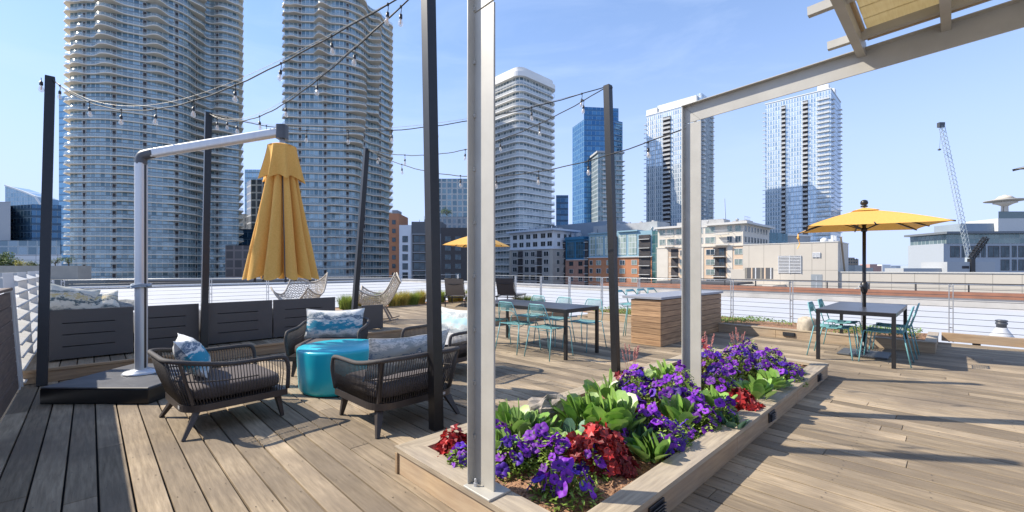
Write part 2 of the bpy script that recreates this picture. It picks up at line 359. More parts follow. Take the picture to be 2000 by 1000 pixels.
# ---------------- flower planter ----------------
PL=thing('flower_planter','low wooden planter box full of purple petunias and red and green leaves','planter',D(1.433,1.086),DA)
LU,LW,PH=5.054,1.497,.172
def plankwall(mb,x0,x1,y0,y1,z0,z1): mb.rbox(x0,x1,y0,y1,z0,z1,.003)
mb=MB()
x=.0
for a,b in ((0,1.9),(1.903,3.6),(3.603,LU)): plankwall(mb,a,b,0.012,.04,.0,.138)
for a,b in ((0,2.4),(2.403,LU)): plankwall(mb,a,b,LW-.04,LW-.012,.0,.138)
mb.build('side_board',wood_face,PL)
mb=MB(); plankwall(mb,.012,.04,.041,LW-.041,0,.138)
END1=mb; mb=MB(); plankwall(mb,LU-.04,LU-.012,.041,LW-.041,0,.138)
wood_end=M('planter_end_wood',(.55,.41,.26),.7,c2=(.42,.29,.18),scale=2.5,stretch=(1.2,1.2,14),bump=.2,noise2=(2,(.40,.34,.27),.45),detail=7)
END1.build('end_board',wood_end,PL); mb.build('end_board',wood_end,PL)
cw=.155
def mitre(mb,pts,z0,z1): mb.prism(pts,z0,z1)
mb=MB()
for a,b in ((0,2.2),(2.203,LU)):
    mitre(mb,[(a,0),(b,0),(b-(cw if b==LU else 0),cw),(a+(cw if a==0 else 0),cw)],.142,PH)
    mitre(mb,[(a+(cw if a==0 else 0),LW-cw),(b-(cw if b==LU else 0),LW-cw),(b,LW),(a,LW)],.142,PH)
mb.build('cap_board',wood_cap,PL)
mb=MB(); e=.0015
mitre(mb,[(0,e),(cw,cw+e),(cw,LW-cw-e),(0,LW-e)],.142,PH); mb.build('cap_board',wood_capw,PL); mb=MB(); mitre(mb,[(LU-cw,cw+e),(LU,e),(LU,LW-e),(LU-cw,LW-cw-e)],.142,PH)
mb.build('cap_board',wood_capw,PL)
mb=MB(); rr=random.Random(3)
nu,nv=90,34
hh={}
def soil(a,b):
    x=.05+a*(LU-.1); y=.05+b*(LW-.1)
    return (x,y,.105+.02*sin(x*3.1)*sin(y*4.2)+.03*sin(PI*b)+rr.uniform(-.008,.008))
mb.grid(soil,nu,nv)
mb.build('soil',mulch,PL)
# loose bark chips
mb=MB()
for i in range(5200):
    x=rr.uniform(.17,LU-.17); y=rr.uniform(.17,LW-.17); z=.118+.02*sin(x*3.1)*sin(y*4.2)+.03*sin(PI*(y-.05)/(LW-.1))
    L=rr.uniform(.006,.017); a=rr.uniform(0,PI); t1=rr.uniform(-.5,.5)
    d=Vector((cos(a),sin(a),t1))*L; s_=Vector((-sin(a),cos(a),rr.uniform(-.4,.4)))*L*.45
    c=Vector((x,y,z)); mb.add([c-d-s_,c+d-s_*.6,c+d*.8+s_,c-d+s_],[(0,1,2,3)])
o=mb.build('bark_chips',mulch,PL); o['kind']='stuff'
# step lights on planter long face + bed faces
lamp_body=M('dark_louvre_metal',(.05,.05,.055),.4,.4)
def steplight(loc,rot,label,w=.16,h=.08):
    t=thing('step_light',label,'step light',loc,rot,'louvred step lights on the wooden curbs')
    mb=MB(); mb.rbox(-w/2,w/2,-.012,-.001,-h/2,h/2,.002); mb.build('housing',lamp_body,t)
    mb=MB()
    for k in range(4):
        z=-h/2+.016+k*(h-.03)/3; mb.bar((-w/2+.012,-.02,z-.004),(w/2-.012,-.02,z-.004),.018,.004,up=(0,.5,1))
    mb.build('louvre',lamp_body,t)
steplight(D(2.12,1.098,.08),DA,'louvred step light on the planter side nearest the camera')
steplight(D(4.15,1.098,.085),DA,'louvred step light on the middle of the planter side')
steplight(D(6.0,1.098,.085),DA,'louvred step light at the far end of the planter side')

# ---------------- steel frames ----------------
def rolled(mb,path_w,z,u,**k): pass
def steelframe(u,label,slope=.045,first=True):
    t=thing('steel_portal',label,'steel portal',D(u,1.752,0.172 if first else .12),DA,'steel portal frames over the planter')
    b=.155; a=.05; z0=.012 if first else .0; H=2.73-(.172 if first else .12)
    # local x=U, y=W.  web plate in the y-z plane, outer flange at +y
    mb=MB(); mb.prism([(-.006,-b/2),(.006,-b/2),(.006,b/2),(-.006,b/2)],z0,H-.155*.0,0)
    mb.build('column_web',frame_paint,t)
    mb=MB(); mb.rbox(-a,a,b/2,b/2+.012,z0,H+.178,.003); mb.build('column_flange',frame_paint,t)
    if first:
        mb=MB(); mb.rbox(-.075,.075,-b/2-.045,b/2+.012,0,.012,.002); mb.build('base_plate',frame_paint,t)
        for y in (.035,):
            mb=MB(); mb.lathe([(.011,.012),(.011,.03)],6,(-.035,y,0),smooth=False); mb.lathe([(.006,.03),(.006,.05),(.003,.053)],8,(-.035,y,0)); mb.build('anchor_bolt',alu,t)
    # beam: plate following the slope
    Lb=6.4; yb=-b/2
    def zz(y): return H+(b/2-y)*slope-(.0)
    mb=MB()
    # web of the beam incl. corner gusset (mitre)
    y0=b/2; y1=-Lb
    vs=[(-.006,y0,zz(-b/2)),(-.006,y1,zz(y1)),(-.006,y1,zz(y1)+.165),(-.006,y0,zz(y0)+.165)]
    v2=[(.006,y,z) for _,y,z in vs]
    mb.add(vs+v2,[(3,2,1,0),(4,5,6,7),(0,1,5,4),(1,2,6,5),(2,3,7,6),(3,0,4,7)])
    mb.build('beam_web',frame_paint,t)
    mb=MB(); mb.bar((0,y0+.012,zz(y0+.012)+.1685),(0,y1,zz(y1)+.1685),2*a+.015,.006); mb.build('beam_flange',frame_paint,t)
    seam=M('weld_seam',(.30,.29,.26),.6) if first else bpy.data.materials['weld_seam']
    mb=MB(); mb.bar((-.0075,-b/2,zz(-b/2)),(-.0075,b/2,zz(b/2)+.165),.003,.003); mb.build('mitre_joint',seam,t)
    # small weld studs along the recess
    mb=MB()
    for k in range(9): mb.box(-.016,-.006,b/2-.012,b/2,.25+k*.29,.27+k*.29)
    mb.build('stitch_weld',frame_paint,t)
    return t
steelframe(1.505,'tall grey steel frame bolted on the near end of the planter')
steelframe(4.12,'tall grey steel frame rising from the middle of the flowers',first=False)
# canopy over the frames
CN=thing('pergola_canopy','slatted pergola canopy with translucent cream panel resting on the steel frames','canopy',D(4.12,.0,2.93),DA)
for k,y in enumerate((.49,.045,-.40,-.85)):
    mb=MB(); zb=.0+(1.85-y-.0)*.045-.08
    mb.bar((-5.0,y,zb+.055),(.02,y,zb+.055),.05,.10); mb.build('rafter',frame_paint,CN)
    mb=MB(); mb.box(.0,.03,y-.045,y-.030,zb-.01,zb+.05); mb.box(.0,.03,y-.030,y-.010,zb-.01,zb-.003) ; mb.build('bracket',black_steel,CN)
for x in (-.22,-.83,-1.7,-2.6):
    mb=MB(); y0=.66; z=lambda y:(1.85-y)*.045-.08+.075
    mb.bar((x,y0,z(y0)),(x,-2.6,z(-2.6)),.045,.055); mb.build('purlin',frame_paint,CN)
panel_m=M('translucent_cream_panel',(.74,.66,.46),.5,c2=(.68,.59,.39),scale=6,stretch=(1,20,1),transl=.55)
mb=MB(); z=lambda y:(1.85-y)*.045-.08+.125
for x in [ -.10-.012*0 -k*.0 for k in range(1)]:
    n=60
    for i in range(n):
        xa=-.13-i*.09; 
        mb.bar((xa,.44,z(.44)+.004*(i%2)),(xa,-2.6,z(-2.6)+.004*(i%2)),.092,.006)
mb.build('panel',panel_m,CN)
mb=MB(); mb.bar((-.08,.462,z(.462)-.01),(-5.0,.462,z(.462)-.01),.025,.05); mb.bar((-.07,.45,z(.45)-.012),(-.07,-2.6,z(-2.6)-.012),.03,.045); mb.build('panel_edge',M('cedar_edge',(.42,.30,.17),.6),CN)

# ---------------- left fences ----------------
def slat_fence(w0,w1,label,gap,sl,mat,postm,zt,near=False):
    pass
lean=R(3.4)
fb=M('brown_fence_board',(.17,.12,.09),.7,c2=(.10,.07,.055),scale=3,stretch=(1,1.2,14),bump=.2,island=.2,detail=7)
white_grey=M('pale_grey_fence_paint',(.58,.57,.55),.6,c2=(.50,.49,.47),scale=4)
t=thing('board_fence','brown horizontal board fence at the left edge of the deck','fence',D(-.56,-2,.0),DA)
t.rotation_euler=(0,-lean,DA)
for k in range(7):
    mb=MB(); z=.02+k*.152; mb.rbox(-.03,.0,0,9.18,z,z+.146,.004); mb.build('board',fb,t)
for y in (1.5,3.4,5.3,7.2,9.19):
    mb=MB(); mb.rbox(-.045,.012,y-.0,y+.03,0,1.10,.003); mb.build('post',white_grey,t)
mb=MB(); mb.rbox(-.06,.02,0,9.2,1.10,1.13,.004); mb.build('top_rail',fb,t)
t=thing('louvre_fence','pale grey louvred fence beside the wooden platform at left','fence',D(-.56,7.24,.0),DA)
t.rotation_euler=(0,-lean,DA)
for y in (0,1.33,2.66,3.99):
    mb=MB(); mb.rbox(-.05,.03,y,y+.022,0.02,1.29,.003); mb.build('post',white_grey,t)
for k in range(9):
    for j in range(3):
        mb=MB(); z=.08+k*.142; mb.bar((-.01,.026+j*1.33,z),(-.01,1.326+j*1.33,z),.13,.012,up=(.45,0,1)); mb.build('louvre',white_grey,t)

# ---------------- railings ----------------
def railing(label,p0,n,sp,rot,last=True,z0=0,h=1.05):
    t=thing('cable_railing',label,'railing',p0,rot,'cable railings round the roof deck')
    for k in range(n+1):
        x=k*sp
        mb=MB(); mb.rbox(x-.033,x-.018,-.018,.018,z0,h,.002); mb.rbox(x+.018,x+.033,-.018,.018,z0,h,.002)
        for zz in (.25,.6,h-.05): mb.box(x-.018,x+.018,-.006,.006,zz,zz+.02)
        mb.build('post',steel_rail,t)
    for j in range(8):
        mb=MB(); z=.22+j*.105; mb.tube([(0,0,z),(n*sp,0,z)],.0045,5); mb.build('cable',cable_m,t)
    mb=MB(); mb.tube([(0,0,h-.01),(n*sp,0,h-.01)],.009,6); mb.build('top_rail',steel_rail,t)
    return t
railing('cable railing along the right side in front of the white roof',D(11.12,-3.66),14,1.24,DA+PI/2)
railing('cable railing along the back of the deck below the curved towers',D(-.45,14.3),8,1.41,DA,z0=-.3,h=1.06)
railing('short cable railing between the louvred fence and the back railing at left',D(-.6,11.35),2,1.45,DA+PI/2,z0=-.3,h=1.06)

# ---------------- planter bed along the right rail ----------------
BD=thing('planter_bed','long low wooden planter bed with ground cover along the right railing','planter',D(9.45,.22),DA)
mb=MB()
for a,b in ((0,2.2),(2.203,4.4),(4.403,6.6)): mb.rbox(.0,.03,a,b,0,.15,.003)
mb.rbox(.031,1.5,0,.03,0,.15,.003); mb.build('side_board',M('bed_side_wood',(.47,.35,.22),.7,c2=(.33,.23,.14),scale=2.5,stretch=(1.2,1.2,14),bump=.2,noise2=(1,(.34,.30,.25),.5),detail=7),BD)
mb=MB(); mb.rbox(-.01,.10,-.01,6.65,.152,.178,.003); mb.rbox(.101,1.5,-.01,.13,.152,.178,.003); mb.build('cap_board',wood_capw,BD)
mb=MB(); mb.grid(lambda a,b:(.03+a*1.55,.04+b*6.9,.14+.02*sin(b*20)*sin(a*5)),14,60); mb.build('soil',mulch,BD)
for w,l in ((2.2,'louvred step light on the rear planter bed left of the right table'),(6.0,'louvred step light on the rear planter bed behind the dining table')):
    steplight(D(9.445,w,.085),DA-PI/2,l,.2,.075)
# kerb board under the rail beyond the bed
t=thing('deck_kerb','weathered timber kerb raised under the right railing','kerb',D(10.95,-4.6),DA)
mb=MB(); mb.rbox(0,.12,0,4.78,.03,.175,.004); mb.build('board',wood_face,t)
mb=MB()
for k in range(5): mb.box(.02,.08,.3+k*1.0,.4+k*1.0,-.0,.03)
mb.build('spacer',black_steel,t)
# bed at the back for the grasses
t=thing('planter_bed','narrow back planter bed holding golden grasses','planter',D(4.9,11.62,-.02),DA)
mb=MB(); mb.rbox(0,4.9,0,.03,0,.21,.003); mb.rbox(0,4.9,.9,.93,0,.21,.003); mb.rbox(0,.03,.031,.899,0,.21,.003); mb.rbox(4.87,4.9,.031,.899,0,.21,.003); mb.build('side_board',wood_face,t)
mb=MB(); mb.grid(lambda a,b:(.03+a*4.84,.03+b*.87,.19),8,3); mb.build('soil',mulch,t)
# ---------------- woven rope armchairs ----------------
def outline(hx,hy,rb,rf,n=8,front=True):
    """rounded plan: front at +x; back corners radius rb. open path from right-front to left-front round the back"""
    P=[]
    P.append((hx,-hy)); 
    for i in range(1,7): P.append((hx-(2*hx-rb)*i/7,-hy))
    for i in range(n+1): a=-PI/2-PI/2*i/n; P.append((-hx+rb+rb*cos(a),-hy+rb+rb*sin(a)))
    for i in range(1,7): P.append((-hx,-hy+rb+(2*hy-2*rb)*i/7))
    for i in range(n+1): a=PI-PI/2*i/n; P.append((-hx+rb+rb*cos(a),hy-rb+rb*sin(a)))
    for i in range(1,7): P.append((-hx+rb+(2*hx-rb)*i/7,hy))
    P.append((hx,hy)); return P
def resample(P,n):
    P=[Vector(p) for p in P]; L=[0]
    for a,b in zip(P,P[1:]): L.append(L[-1]+(b-a).length)
    out=[];k=0
    for i in range(n):
        s=L[-1]*i/(n-1)
        while k<len(P)-2 and L[k+1]<s: k+=1
        t=(s-L[k])/max(1e-9,L[k+1]-L[k]); out.append(P[k]+(P[k+1]-P[k])*t)
    return out
def armchair_proto():
    t=thing('armchair','','armchair',(0,0,0),0,'woven rope armchairs round the turquoise table')
    hx,hy=.375,.40
    bot=[Vector((p[0]-.02,p[1],0)) for p in outline(hx,hy,.17,.05)]
    n=105; bp=resample(bot,n)
    top=[Vector((p[0]-.055,p[1],0)) for p in outline(hx+.035,hy+.03,.20,.05)]
    tp=resample(top,n)
    def backness(i):
        s=i/(n-1); d=abs(s-.5)*2          # 0 at back centre, 1 at front
        return max(0,min(1,(.66-d)/.42))
    T=[];B=[]
    for i in range(n):
        b=backness(i); bb=b*b*(3-2*b)
        v=tp[i].copy(); v.z=.552+.070*bb; v.x-=.045*bb
        T.append(v); w=bp[i].copy(); w.z=.252; B.append(w)
    # rope strands (paired, slightly raked)
    mb=MB()
    for i in range(2,n-2):
        p0=B[i]; p1=T[min(n-1,i)]
        mid=(p0+p1)/2; nrm=Vector((mid.x,mid.y,0)).normalized()*.012
        mb.tube([p0,mid+nrm,p1],.0042,5)
    # a woven cross band at seat height
    mb.tube([b*.45+t_*.55+Vector((0,0,.0)) for b,t_ in zip(B,T)][11:-11],.006,5)
    mb.build('rope_weave',rope,t)
    # rim, wrapped rope
    mb=MB(); path=[Vector((B[0].x+.01,B[0].y,.255)),Vector((T[0].x+.005,T[0].y,.42)),Vector((T[0].x-.005,T[0].y,.50)),Vector((T[0].x-.035,T[0].y,.542))]+[T[i] for i in range(5,n-5,3)]
    path+= [Vector((q.x,-q.y,q.z)) for q in reversed(path[:4])]
    mb.tube(catmull(path,3),.019,8); mb.build('rim',rope,t)
    # corner posts
    for i in (int(n*.33),int(n*.67)): mb=MB(); mb.bar(B[i],T[i],.03,.02,up=(1,0,0)); mb.build('back_post',chair_alu,t)
    # base band
    full=[(p[0]*1.02-.02,p[1]*1.02) for p in outline(hx,hy,.17,.05)]
    mb=MB(); mb.prism(list(reversed(full)),.195,.25); mb.build('base_frame',chair_alu,t)
    # cushion
    def cush(a,b):
        th=2*PI*a; ph=PI*(b-.5)
        c=lambda v,e:math.copysign(abs(v)**e,v)
        return (.0+.345*c(cos(ph),.3)*c(cos(th),.28),.365*c(cos(ph),.3)*c(sin(th),.28),.325+.068*c(sin(ph),.5))
    mb=MB(); mb.grid(cush,48,14,wrapu=True); mb.build('seat_cushion',cushion_m,t)
    for sx,sy in ((1,1),(1,-1),(-1,1),(-1,-1)):
        mb=MB(); top_=Vector((sx*.30,sy*.33,.20)); f=Vector((sx*.335,sy*.36,0)) if sx>0 else Vector((-.41,sy*.405,0))
        mb.bar(top_,f,.062,.045,up=(1,0,0),w1=.028,h1=.024); mb.build('leg',chair_alu,t)
    mb=MB(); mb.box(-hx*1.02-.022,-hx*1.02-.0205,-.26,-.21,.212,.236); mb.build('label_plate',alu,t)
    return t
ch0=armchair_proto()
chs=[((-2.585,3.93),math.atan2(.75,.66),'woven rope armchair nearest the left foreground facing right'),
     ((-2.40,5.72),R(-82),'woven rope armchair behind the turquoise table facing the camera'),
     ((-1.07,3.98),math.atan2(.70,-.72),'woven rope armchair in the foreground centre with its back to the camera'),
     ((-.86,5.62),R(-127),'woven rope armchair half hidden behind the black post and grey frame column')]
ch0.location=(*chs[0][0],0); ch0.rotation_euler=(0,0,chs[0][1]); ch0['label']=chs[0][2]
for (p,a,l) in chs[1:]: copy_tree(ch0,(*p,0),a,l)

def pillow_mat(name,c0,c1,c2,bands,seed):
    m=bpy.data.materials.new(name); m.use_nodes=True; n=m.node_tree; b=n.nodes['Principled BSDF']; b.inputs['Roughness'].default_value=.9
    tc=n.nodes.new('ShaderNodeTexCoord'); mp=n.nodes.new('ShaderNodeMapping'); mp.inputs['Location'].default_value=(seed,seed*2,0); mp.inputs['Scale'].default_value=(2.2,5,2)
    nz=n.nodes.new('ShaderNodeTexNoise'); nz.inputs['Scale'].default_value=3; nz.inputs['Detail'].default_value=8; nz.inputs['Roughness'].default_value=.7
    n.links.new(tc.outputs['Object'],mp.inputs['Vector']); n.links.new(mp.outputs['Vector'],nz.inputs['Vector'])
    sx=n.nodes.new('ShaderNodeSeparateXYZ'); n.links.new(tc.outputs['Object'],sx.inputs[0])
    a=n.nodes.new('ShaderNodeMath'); a.operation='MULTIPLY_ADD'; a.inputs[1].default_value=2.0; n.links.new(sx.outputs['Y'],a.inputs[0])
    s=n.nodes.new('ShaderNodeMath'); s.operation='MULTIPLY'; s.inputs[1].default_value=.75; n.links.new(nz.outputs['Fac'],s.inputs[0]); n.links.new(s.outputs[0],a.inputs[2])
    rp=n.nodes.new('ShaderNodeValToRGB'); el=rp.color_ramp.elements
    while len(el)>1: el.remove(el[-1])
    el[0].position=bands[0][0]; el[0].color=(*bands[0][1],1)
    for p,c in bands[1:]: e=el.new(p); e.color=(*c,1)
    n.links.new(a.outputs[0],rp.inputs['Fac']); n.links.new(rp.outputs['Color'],b.inputs['Base Color'])
    return m
Cm=(.58,.58,.55); Wt=(.70,.70,.68); Tl=(.03,.26,.38); Nv=(.05,.11,.19); Gy=(.33,.37,.38); Lt=(.42,.60,.64)
pm1=pillow_mat('sea_pattern_teal',0,0,0,[(-.2,Gy),(.05,Wt),(.15,Tl),(.28,Tl),(.33,Wt),(.40,Nv),(.46,Wt),(.55,Gy),(.62,Wt),(.9,Wt)],1)
pm1=pillow_mat('sea_pattern_teal',0,0,0,[(.0,Gy),(.10,Wt),(.22,Tl),(.36,Tl),(.42,Wt),(.47,Wt),(.52,Nv),(.57,Gy),(.62,Wt),(.9,Wt)],1)
pm2=pillow_mat('sea_pattern_pale',0,0,0,[(.0,Nv),(.25,Gy),(.36,Wt),(.42,Nv),(.46,Gy),(.56,Gy),(.60,Wt),(.66,Gy),(.70,Wt),(.9,Wt)],4)
pm3=pillow_mat('sea_pattern_mint',0,0,0,[(.0,Cm),(.2,Gy),(.28,Cm),(.36,Lt),(.50,Lt),(.56,Cm),(.62,Gy),(.68,Cm)],8)
def pillow(loc,rot,label,mat,W=.30,H=.18,T=.075,group='sea patterned pillows on the armchairs',name='pillow',sag=.02):
    """W,H half sizes; lies in local x-y plane"""
    def side(sg):
        def f(a,b):
            x=2*a-1;y=2*b-1
            t=T*((1-abs(x)**2.6)**.55)*((1-abs(y)**2.6)**.55)
            k=1-.07*(1-x*x)*1.0; kx=1-.06*(1-y*y)
            wr=.006*sin(9*x+3*y)*sin(7*y-2*x)*(1-x*x)
            return (x*W*kx, y*H*k - sag*(1-x*x)*(y>0)*y, sg*t+wr)
        return f
    mb=MB(); mb.grid(side(1),26,18); f=side(-1); mb.grid(lambda a,b:f(1-a,b),26,18)
    # piping
    e=[]
    for i in range(26): e.append(side(0)(i/26,0))
    for i in range(18): e.append(side(0)(1,i/18))
    for i in range(26): e.append(side(0)(1-i/26,1))
    for i in range(18): e.append(side(0)(0,1-i/18))
    mb.tube(e,.004,5,closed=True)
    o=mb.build(name,mat); o.location=loc; o.rotation_euler=rot; tag(o,label,'pillow',group); return o
def chair_pillow(ci,label,mat,dx=-.20,dy=0,z=.56,tilt=18,yaw=0,**k):
    p,a,_=chs[ci]; q=Vector((p[0]+cos(a)*dx-sin(a)*dy,p[1]+sin(a)*dx+cos(a)*dy,z))
    # local x across the chair, local y up, normal facing front
    rx=R(90-tilt)
    # base: x->right of chair. facing a: normal=(cos a, sin a)
    m=Matrix.Rotation(a+PI/2+R(yaw),4,'Z')@Matrix.Rotation(rx,4,'X')
    return pillow(q,m.to_euler(),label,mat,**k)
chair_pillow(0,'blue and white sea patterned pillow standing in the left foreground armchair',pm1,W=.27,H=.20,dx=-.24,dy=.12,z=.575,tilt=34,yaw=-14,T=.10)
chair_pillow(1,'teal and white banded pillow on the armchair behind the turquoise table',pm1,W=.385,H=.20,dx=-.22,z=.585,tilt=14)
chair_pillow(2,'white and grey lumbar pillow leaning over the back of the foreground centre armchair',pm2,W=.40,H=.185,dx=-.27,dy=.03,z=.60,tilt=16)
chair_pillow(3,'mint and white pillow on the armchair behind the grey frame column',pm3,W=.37,H=.21,dx=-.20,z=.60,tilt=16)
# white seat pad on the last chair
p,a,_=chs[3]
o=pillow((p[0]+.02,p[1],.425),(0,0,a+PI/2),'white seat pad lying in the armchair behind the grey frame column',M('white_canvas',(.52,.50,.47),.9,bump=.1,scale=40),W=.33,H=.33,T=.06,name='seat_pad',group='loose seat pads')
o['category']='seat pad'

# ---------------- turquoise table ----------------
t=thing('side_table','glossy turquoise drum table between the rope armchairs','table',(-1.93,4.87,0))
mb=MB(); mb.lathe([(.36,.0),(.405,.012),(.425,.05),(.436,.2),(.442,.36),(.445,.44),(.444,.462),(.436,.470)],72,mi=0,sx=1.0,sy=1.0); mb.build('body',teal_gloss,t)
mb=MB(); mb.lathe([(.434,.4705),(.43,.473),(.0001,.4735)],72); mb.build('top',teal_gloss,t)

# ---------------- cantilever umbrella ----------------
t=thing('umbrella_base','square dark grey umbrella base box on the deck at left','umbrella base',(-4.113,4.79,0))
slate=M('dark_slate_top',(.10,.10,.105),.55,c2=(.075,.075,.08),scale=8,noise2=(5,(.15,.15,.15),.3))
mb=MB(); mb.rbox(-.537,.537,-.534,.534,.004,.15,.006); mb.build('box',M('black_base_box',(.014,.015,.017),.3,scale=6),t)
mb=MB(); mb.rbox(-.537,.537,-.534,.534,.1505,.168,.008); mb.build('lid',slate,t)
UM=thing('cantilever_umbrella','folded yellow cantilever umbrella hanging from a silver mast','umbrella',(-4.14,4.83,.168))
mb=MB(); mb.lathe([(.17,0),(.17,.012),(.15,.03),(.10,.042),(.10,.045)],32); mb.build('mast_flange',M('pale_cast_metal',(.55,.58,.62),.35,.5),UM)
def rrect(a,b,r,n=5):
    P=[]
    for cx,cy,s in ((a-r,b-r,0),(-a+r,b-r,90),(-a+r,-b+r,180),(a-r,-b+r,270)):
        for i in range(n+1): t_=R(s+90*i/n); P.append((cx+r*cos(t_),cy+r*sin(t_)))
    return P
mb=MB(); mb.prism(rrect(.046,.054,.03),.04,2.34,smooth=True); mb.build('mast',alu,UM)
mb=MB(); mb.prism([(.0462,-.015),(.047,-.015),(.047,.015),(.0462,.015)],.06,2.33); mb.build('mast_groove',black_steel,UM)
E=Vector((-2.655+4.14,5.0-4.83,2.915-.168)) # arm end
S=Vector((.02,0,2.425))
# elbow
mb=MB(); 
el=[Vector((0,0,2.33)),Vector((0,0,2.38)),Vector((.02,.002,2.425)),Vector((.07,.008,2.447)),Vector((.13,.015,2.462))]
mb.tube(catmull(el,4),.056,16); mb.build('elbow',dark_plastic,UM)
mb=MB()
d=(E-Vector((.11,.012,2.457)))
a0=Vector((.11,.012,2.457)); prof=rrect(.047,.05,.03)
dn=d.normalized(); sx_=dn.cross(Vector((0,0,1))).normalized(); up_=sx_.cross(dn)
vs=[a0+sx_*p[0]+up_*p[1] for p in prof]+[E+sx_*p[0]+up_*p[1] for p in prof]; n=len(prof)
mb.add(vs,[(i,(i+1)%n,n+(i+1)%n,n+i) for i in range(n)],0,True); mb.add(vs,[tuple(range(n)),tuple(range(n,2*n))]); mb.build('arm',alu,UM)
mb=MB()
for q in (a0+dn*.05,a0+dn*.09,E-dn*.06,E-dn*.1): mb.lathe([(.007,0),(.007,.004)],8,(q.x,q.y-.06,q.z+.03))
mb.build('rivet',dark_plastic,UM)
mb=MB(); mb.prism([(E.x+p[0],E.y+p[1]) for p in rrect(.055,.06,.03)],E.z-.085,E.z+.075,smooth=True); mb.build('hanger_cap',dark_plastic,UM)
cx,cy=E.x,E.y
mb=MB(); mb.lathe([(.03,2.50),(.03,2.66)],12,(cx,cy,0)); mb.build('hanger_pin',alu,UM)
def fold(th,k,amp): 
    s=sin(8*th*.5+.3)        # 8 folds
    return abs(s)
def canopy(a,b):
    th=2*PI*a; z=2.40-b*1.36
    r=.130+.265*b**.98
    ple=abs(sin(5.5*th+.7*sin(2*th)+.35)); ple=1-ple**.6
    amp=(.50+.08*b)*(1+.14*sin(3*th+1))
    rr_=r*(1-amp*ple)+.012*sin(17*th+4*b)*b
    return (cx+rr_*cos(th),cy+rr_*sin(th)*.92,z+(.10*ple*(b-.6)*2.5 if b>.6 else 0))
mb=MB(); mb.grid(canopy,240,34,wrapu=True); mb.build('canopy',yellow,UM)
def capf(a,b):
    th=2*PI*a; r=.146+.060*b**1.4; ple=abs(sin(4*th+.5)); r*=1+.05*(1-2*ple)+.17*b*(1-2*ple); 
    return (cx+r*cos(th),cy+r*sin(th),2.575-.35*b-.055*(1-ple)*b*b*b+0.0)
mb=MB(); mb.grid(capf,160,14,wrapu=True)
mb.grid(lambda a,b:(cx+.148*b*cos(2*PI*a),cy+.148*b*sin(2*PI*a),2.605-.03*b*b*b),40,4,wrapu=True); mb.build('canopy_cap',yellow,UM)
for k in range(5):
    th=(k*PI/5*2)+.25; mb=MB(); rr_=.30; mb.bar((cx+.1*cos(th),cy+.1*sin(th),2.3),(cx+rr_*cos(th),cy+rr_*sin(th)*.92,1.045),.018,.02,mi=0); 
    mb.lathe([(.012,-.03),(.014,-.01),(.012,0)],8,(cx+rr_*cos(th),cy+rr_*sin(th)*.92,1.045)); mb.build('rib',dark_plastic,UM)
# strap tied on the mast
mb=MB()
for z in (.965,.985): mb.tube([Vector((.078*cos(i/16*2*PI),.092*sin(i/16*2*PI),z+.008*sin(i))) for i in range(16)],.012,6,closed=True)
mb.tube([(.09,-.02,.97),(.13,-.03,.985)],.014,6); mb.tube([(-.085,-.02,.97),(-.12,-.04,.955)],.012,6)
mb.build('tie_rope',M('grey_blue_cord',(.36,.42,.48),.8,scale=40),UM)

# ---------------- sofas on the platform ----------------
sofa_m=M('charcoal_sofa_panel',(.085,.078,.076),.5,c2=(.072,.067,.066),scale=2)
sofa_c=M('sofa_cushion_fabric',(.20,.20,.21),.9,scale=100,bump=.1)
def sofa(u0,u1,label,z=.165,h=.645,slot=True,dpt=.92):
    w=u1-u0; t=thing('outdoor_sofa',label,'sofa',D(u0,7.86,z),DA,'charcoal slotted sofas backing onto the lounge')
    # back panel with three real slots
    x0,x1=.17*w,.77*w; zs=[.18,.33,.475]; s=.011; mb=MB()
    z0=.025
    mb.box(0,x0,0,.03,z0,h); mb.box(x1,w-.008,0,.03,z0,h)
    lo=z0
    for zz in zs: mb.box(x0,x1,0,.03,lo,zz-s/2); lo=zz+s/2
    mb.box(x0,x1,0,.03,lo,h)
    mb.build('back_panel',sofa_m,t)
    mb=MB(); mb.box(x0-.02,x1+.02,.045,.05,.1,.55); mb.build('inner_liner',dark_sub,t)
    mb=MB(); mb.rbox(0,.03,.031,dpt,.025,.50,.003); mb.build('arm_panel',sofa_m,t)
    mb=MB(); mb.rbox(.0,w-.008,.055,dpt,.10,.22,.004); mb.build('seat_frame',sofa_m,t)
    mb=MB(); mb.rbox(.04,w-.04,.06,dpt,.222,.36,.03); mb.build('seat_cushion',sofa_c,t)
    mb=MB(); mb.rbox(.04,w-.04,.052,.20,.37,.60,.04); mb.build('back_cushion',sofa_c,t)
    for x in (.03,w-.06):
        for y in (.03,dpt-.05): mb=MB(); mb.box(x,x+.03,y,y+.03,0,.0995); mb.build('foot',black_steel,t)
    return t
sofa(-.393,.43,'charcoal slotted sofa at far left behind the umbrella base')
sofa(.445,1.165,'charcoal slotted sofa directly behind the silver umbrella mast')
sofa(1.235,2.155,'charcoal slotted sofa between the leaning black post and the folded umbrella')
sofa(2.165,3.19,'charcoal slotted sofa under the folded yellow umbrella')
t=thing('low_screen','low charcoal end panel behind the armchair with the teal pillow','screen',D(3.62,7.7,.165),DA)
mb=MB(); mb.rbox(0,.42,0,.03,.02,.47,.003); mb.build('panel',sofa_m,t)
mb=MB(); mb.box(.02,.05,.031,.4,0,.44); mb.box(.37,.40,.031,.4,0,.44); mb.build('frame',black_steel,t)
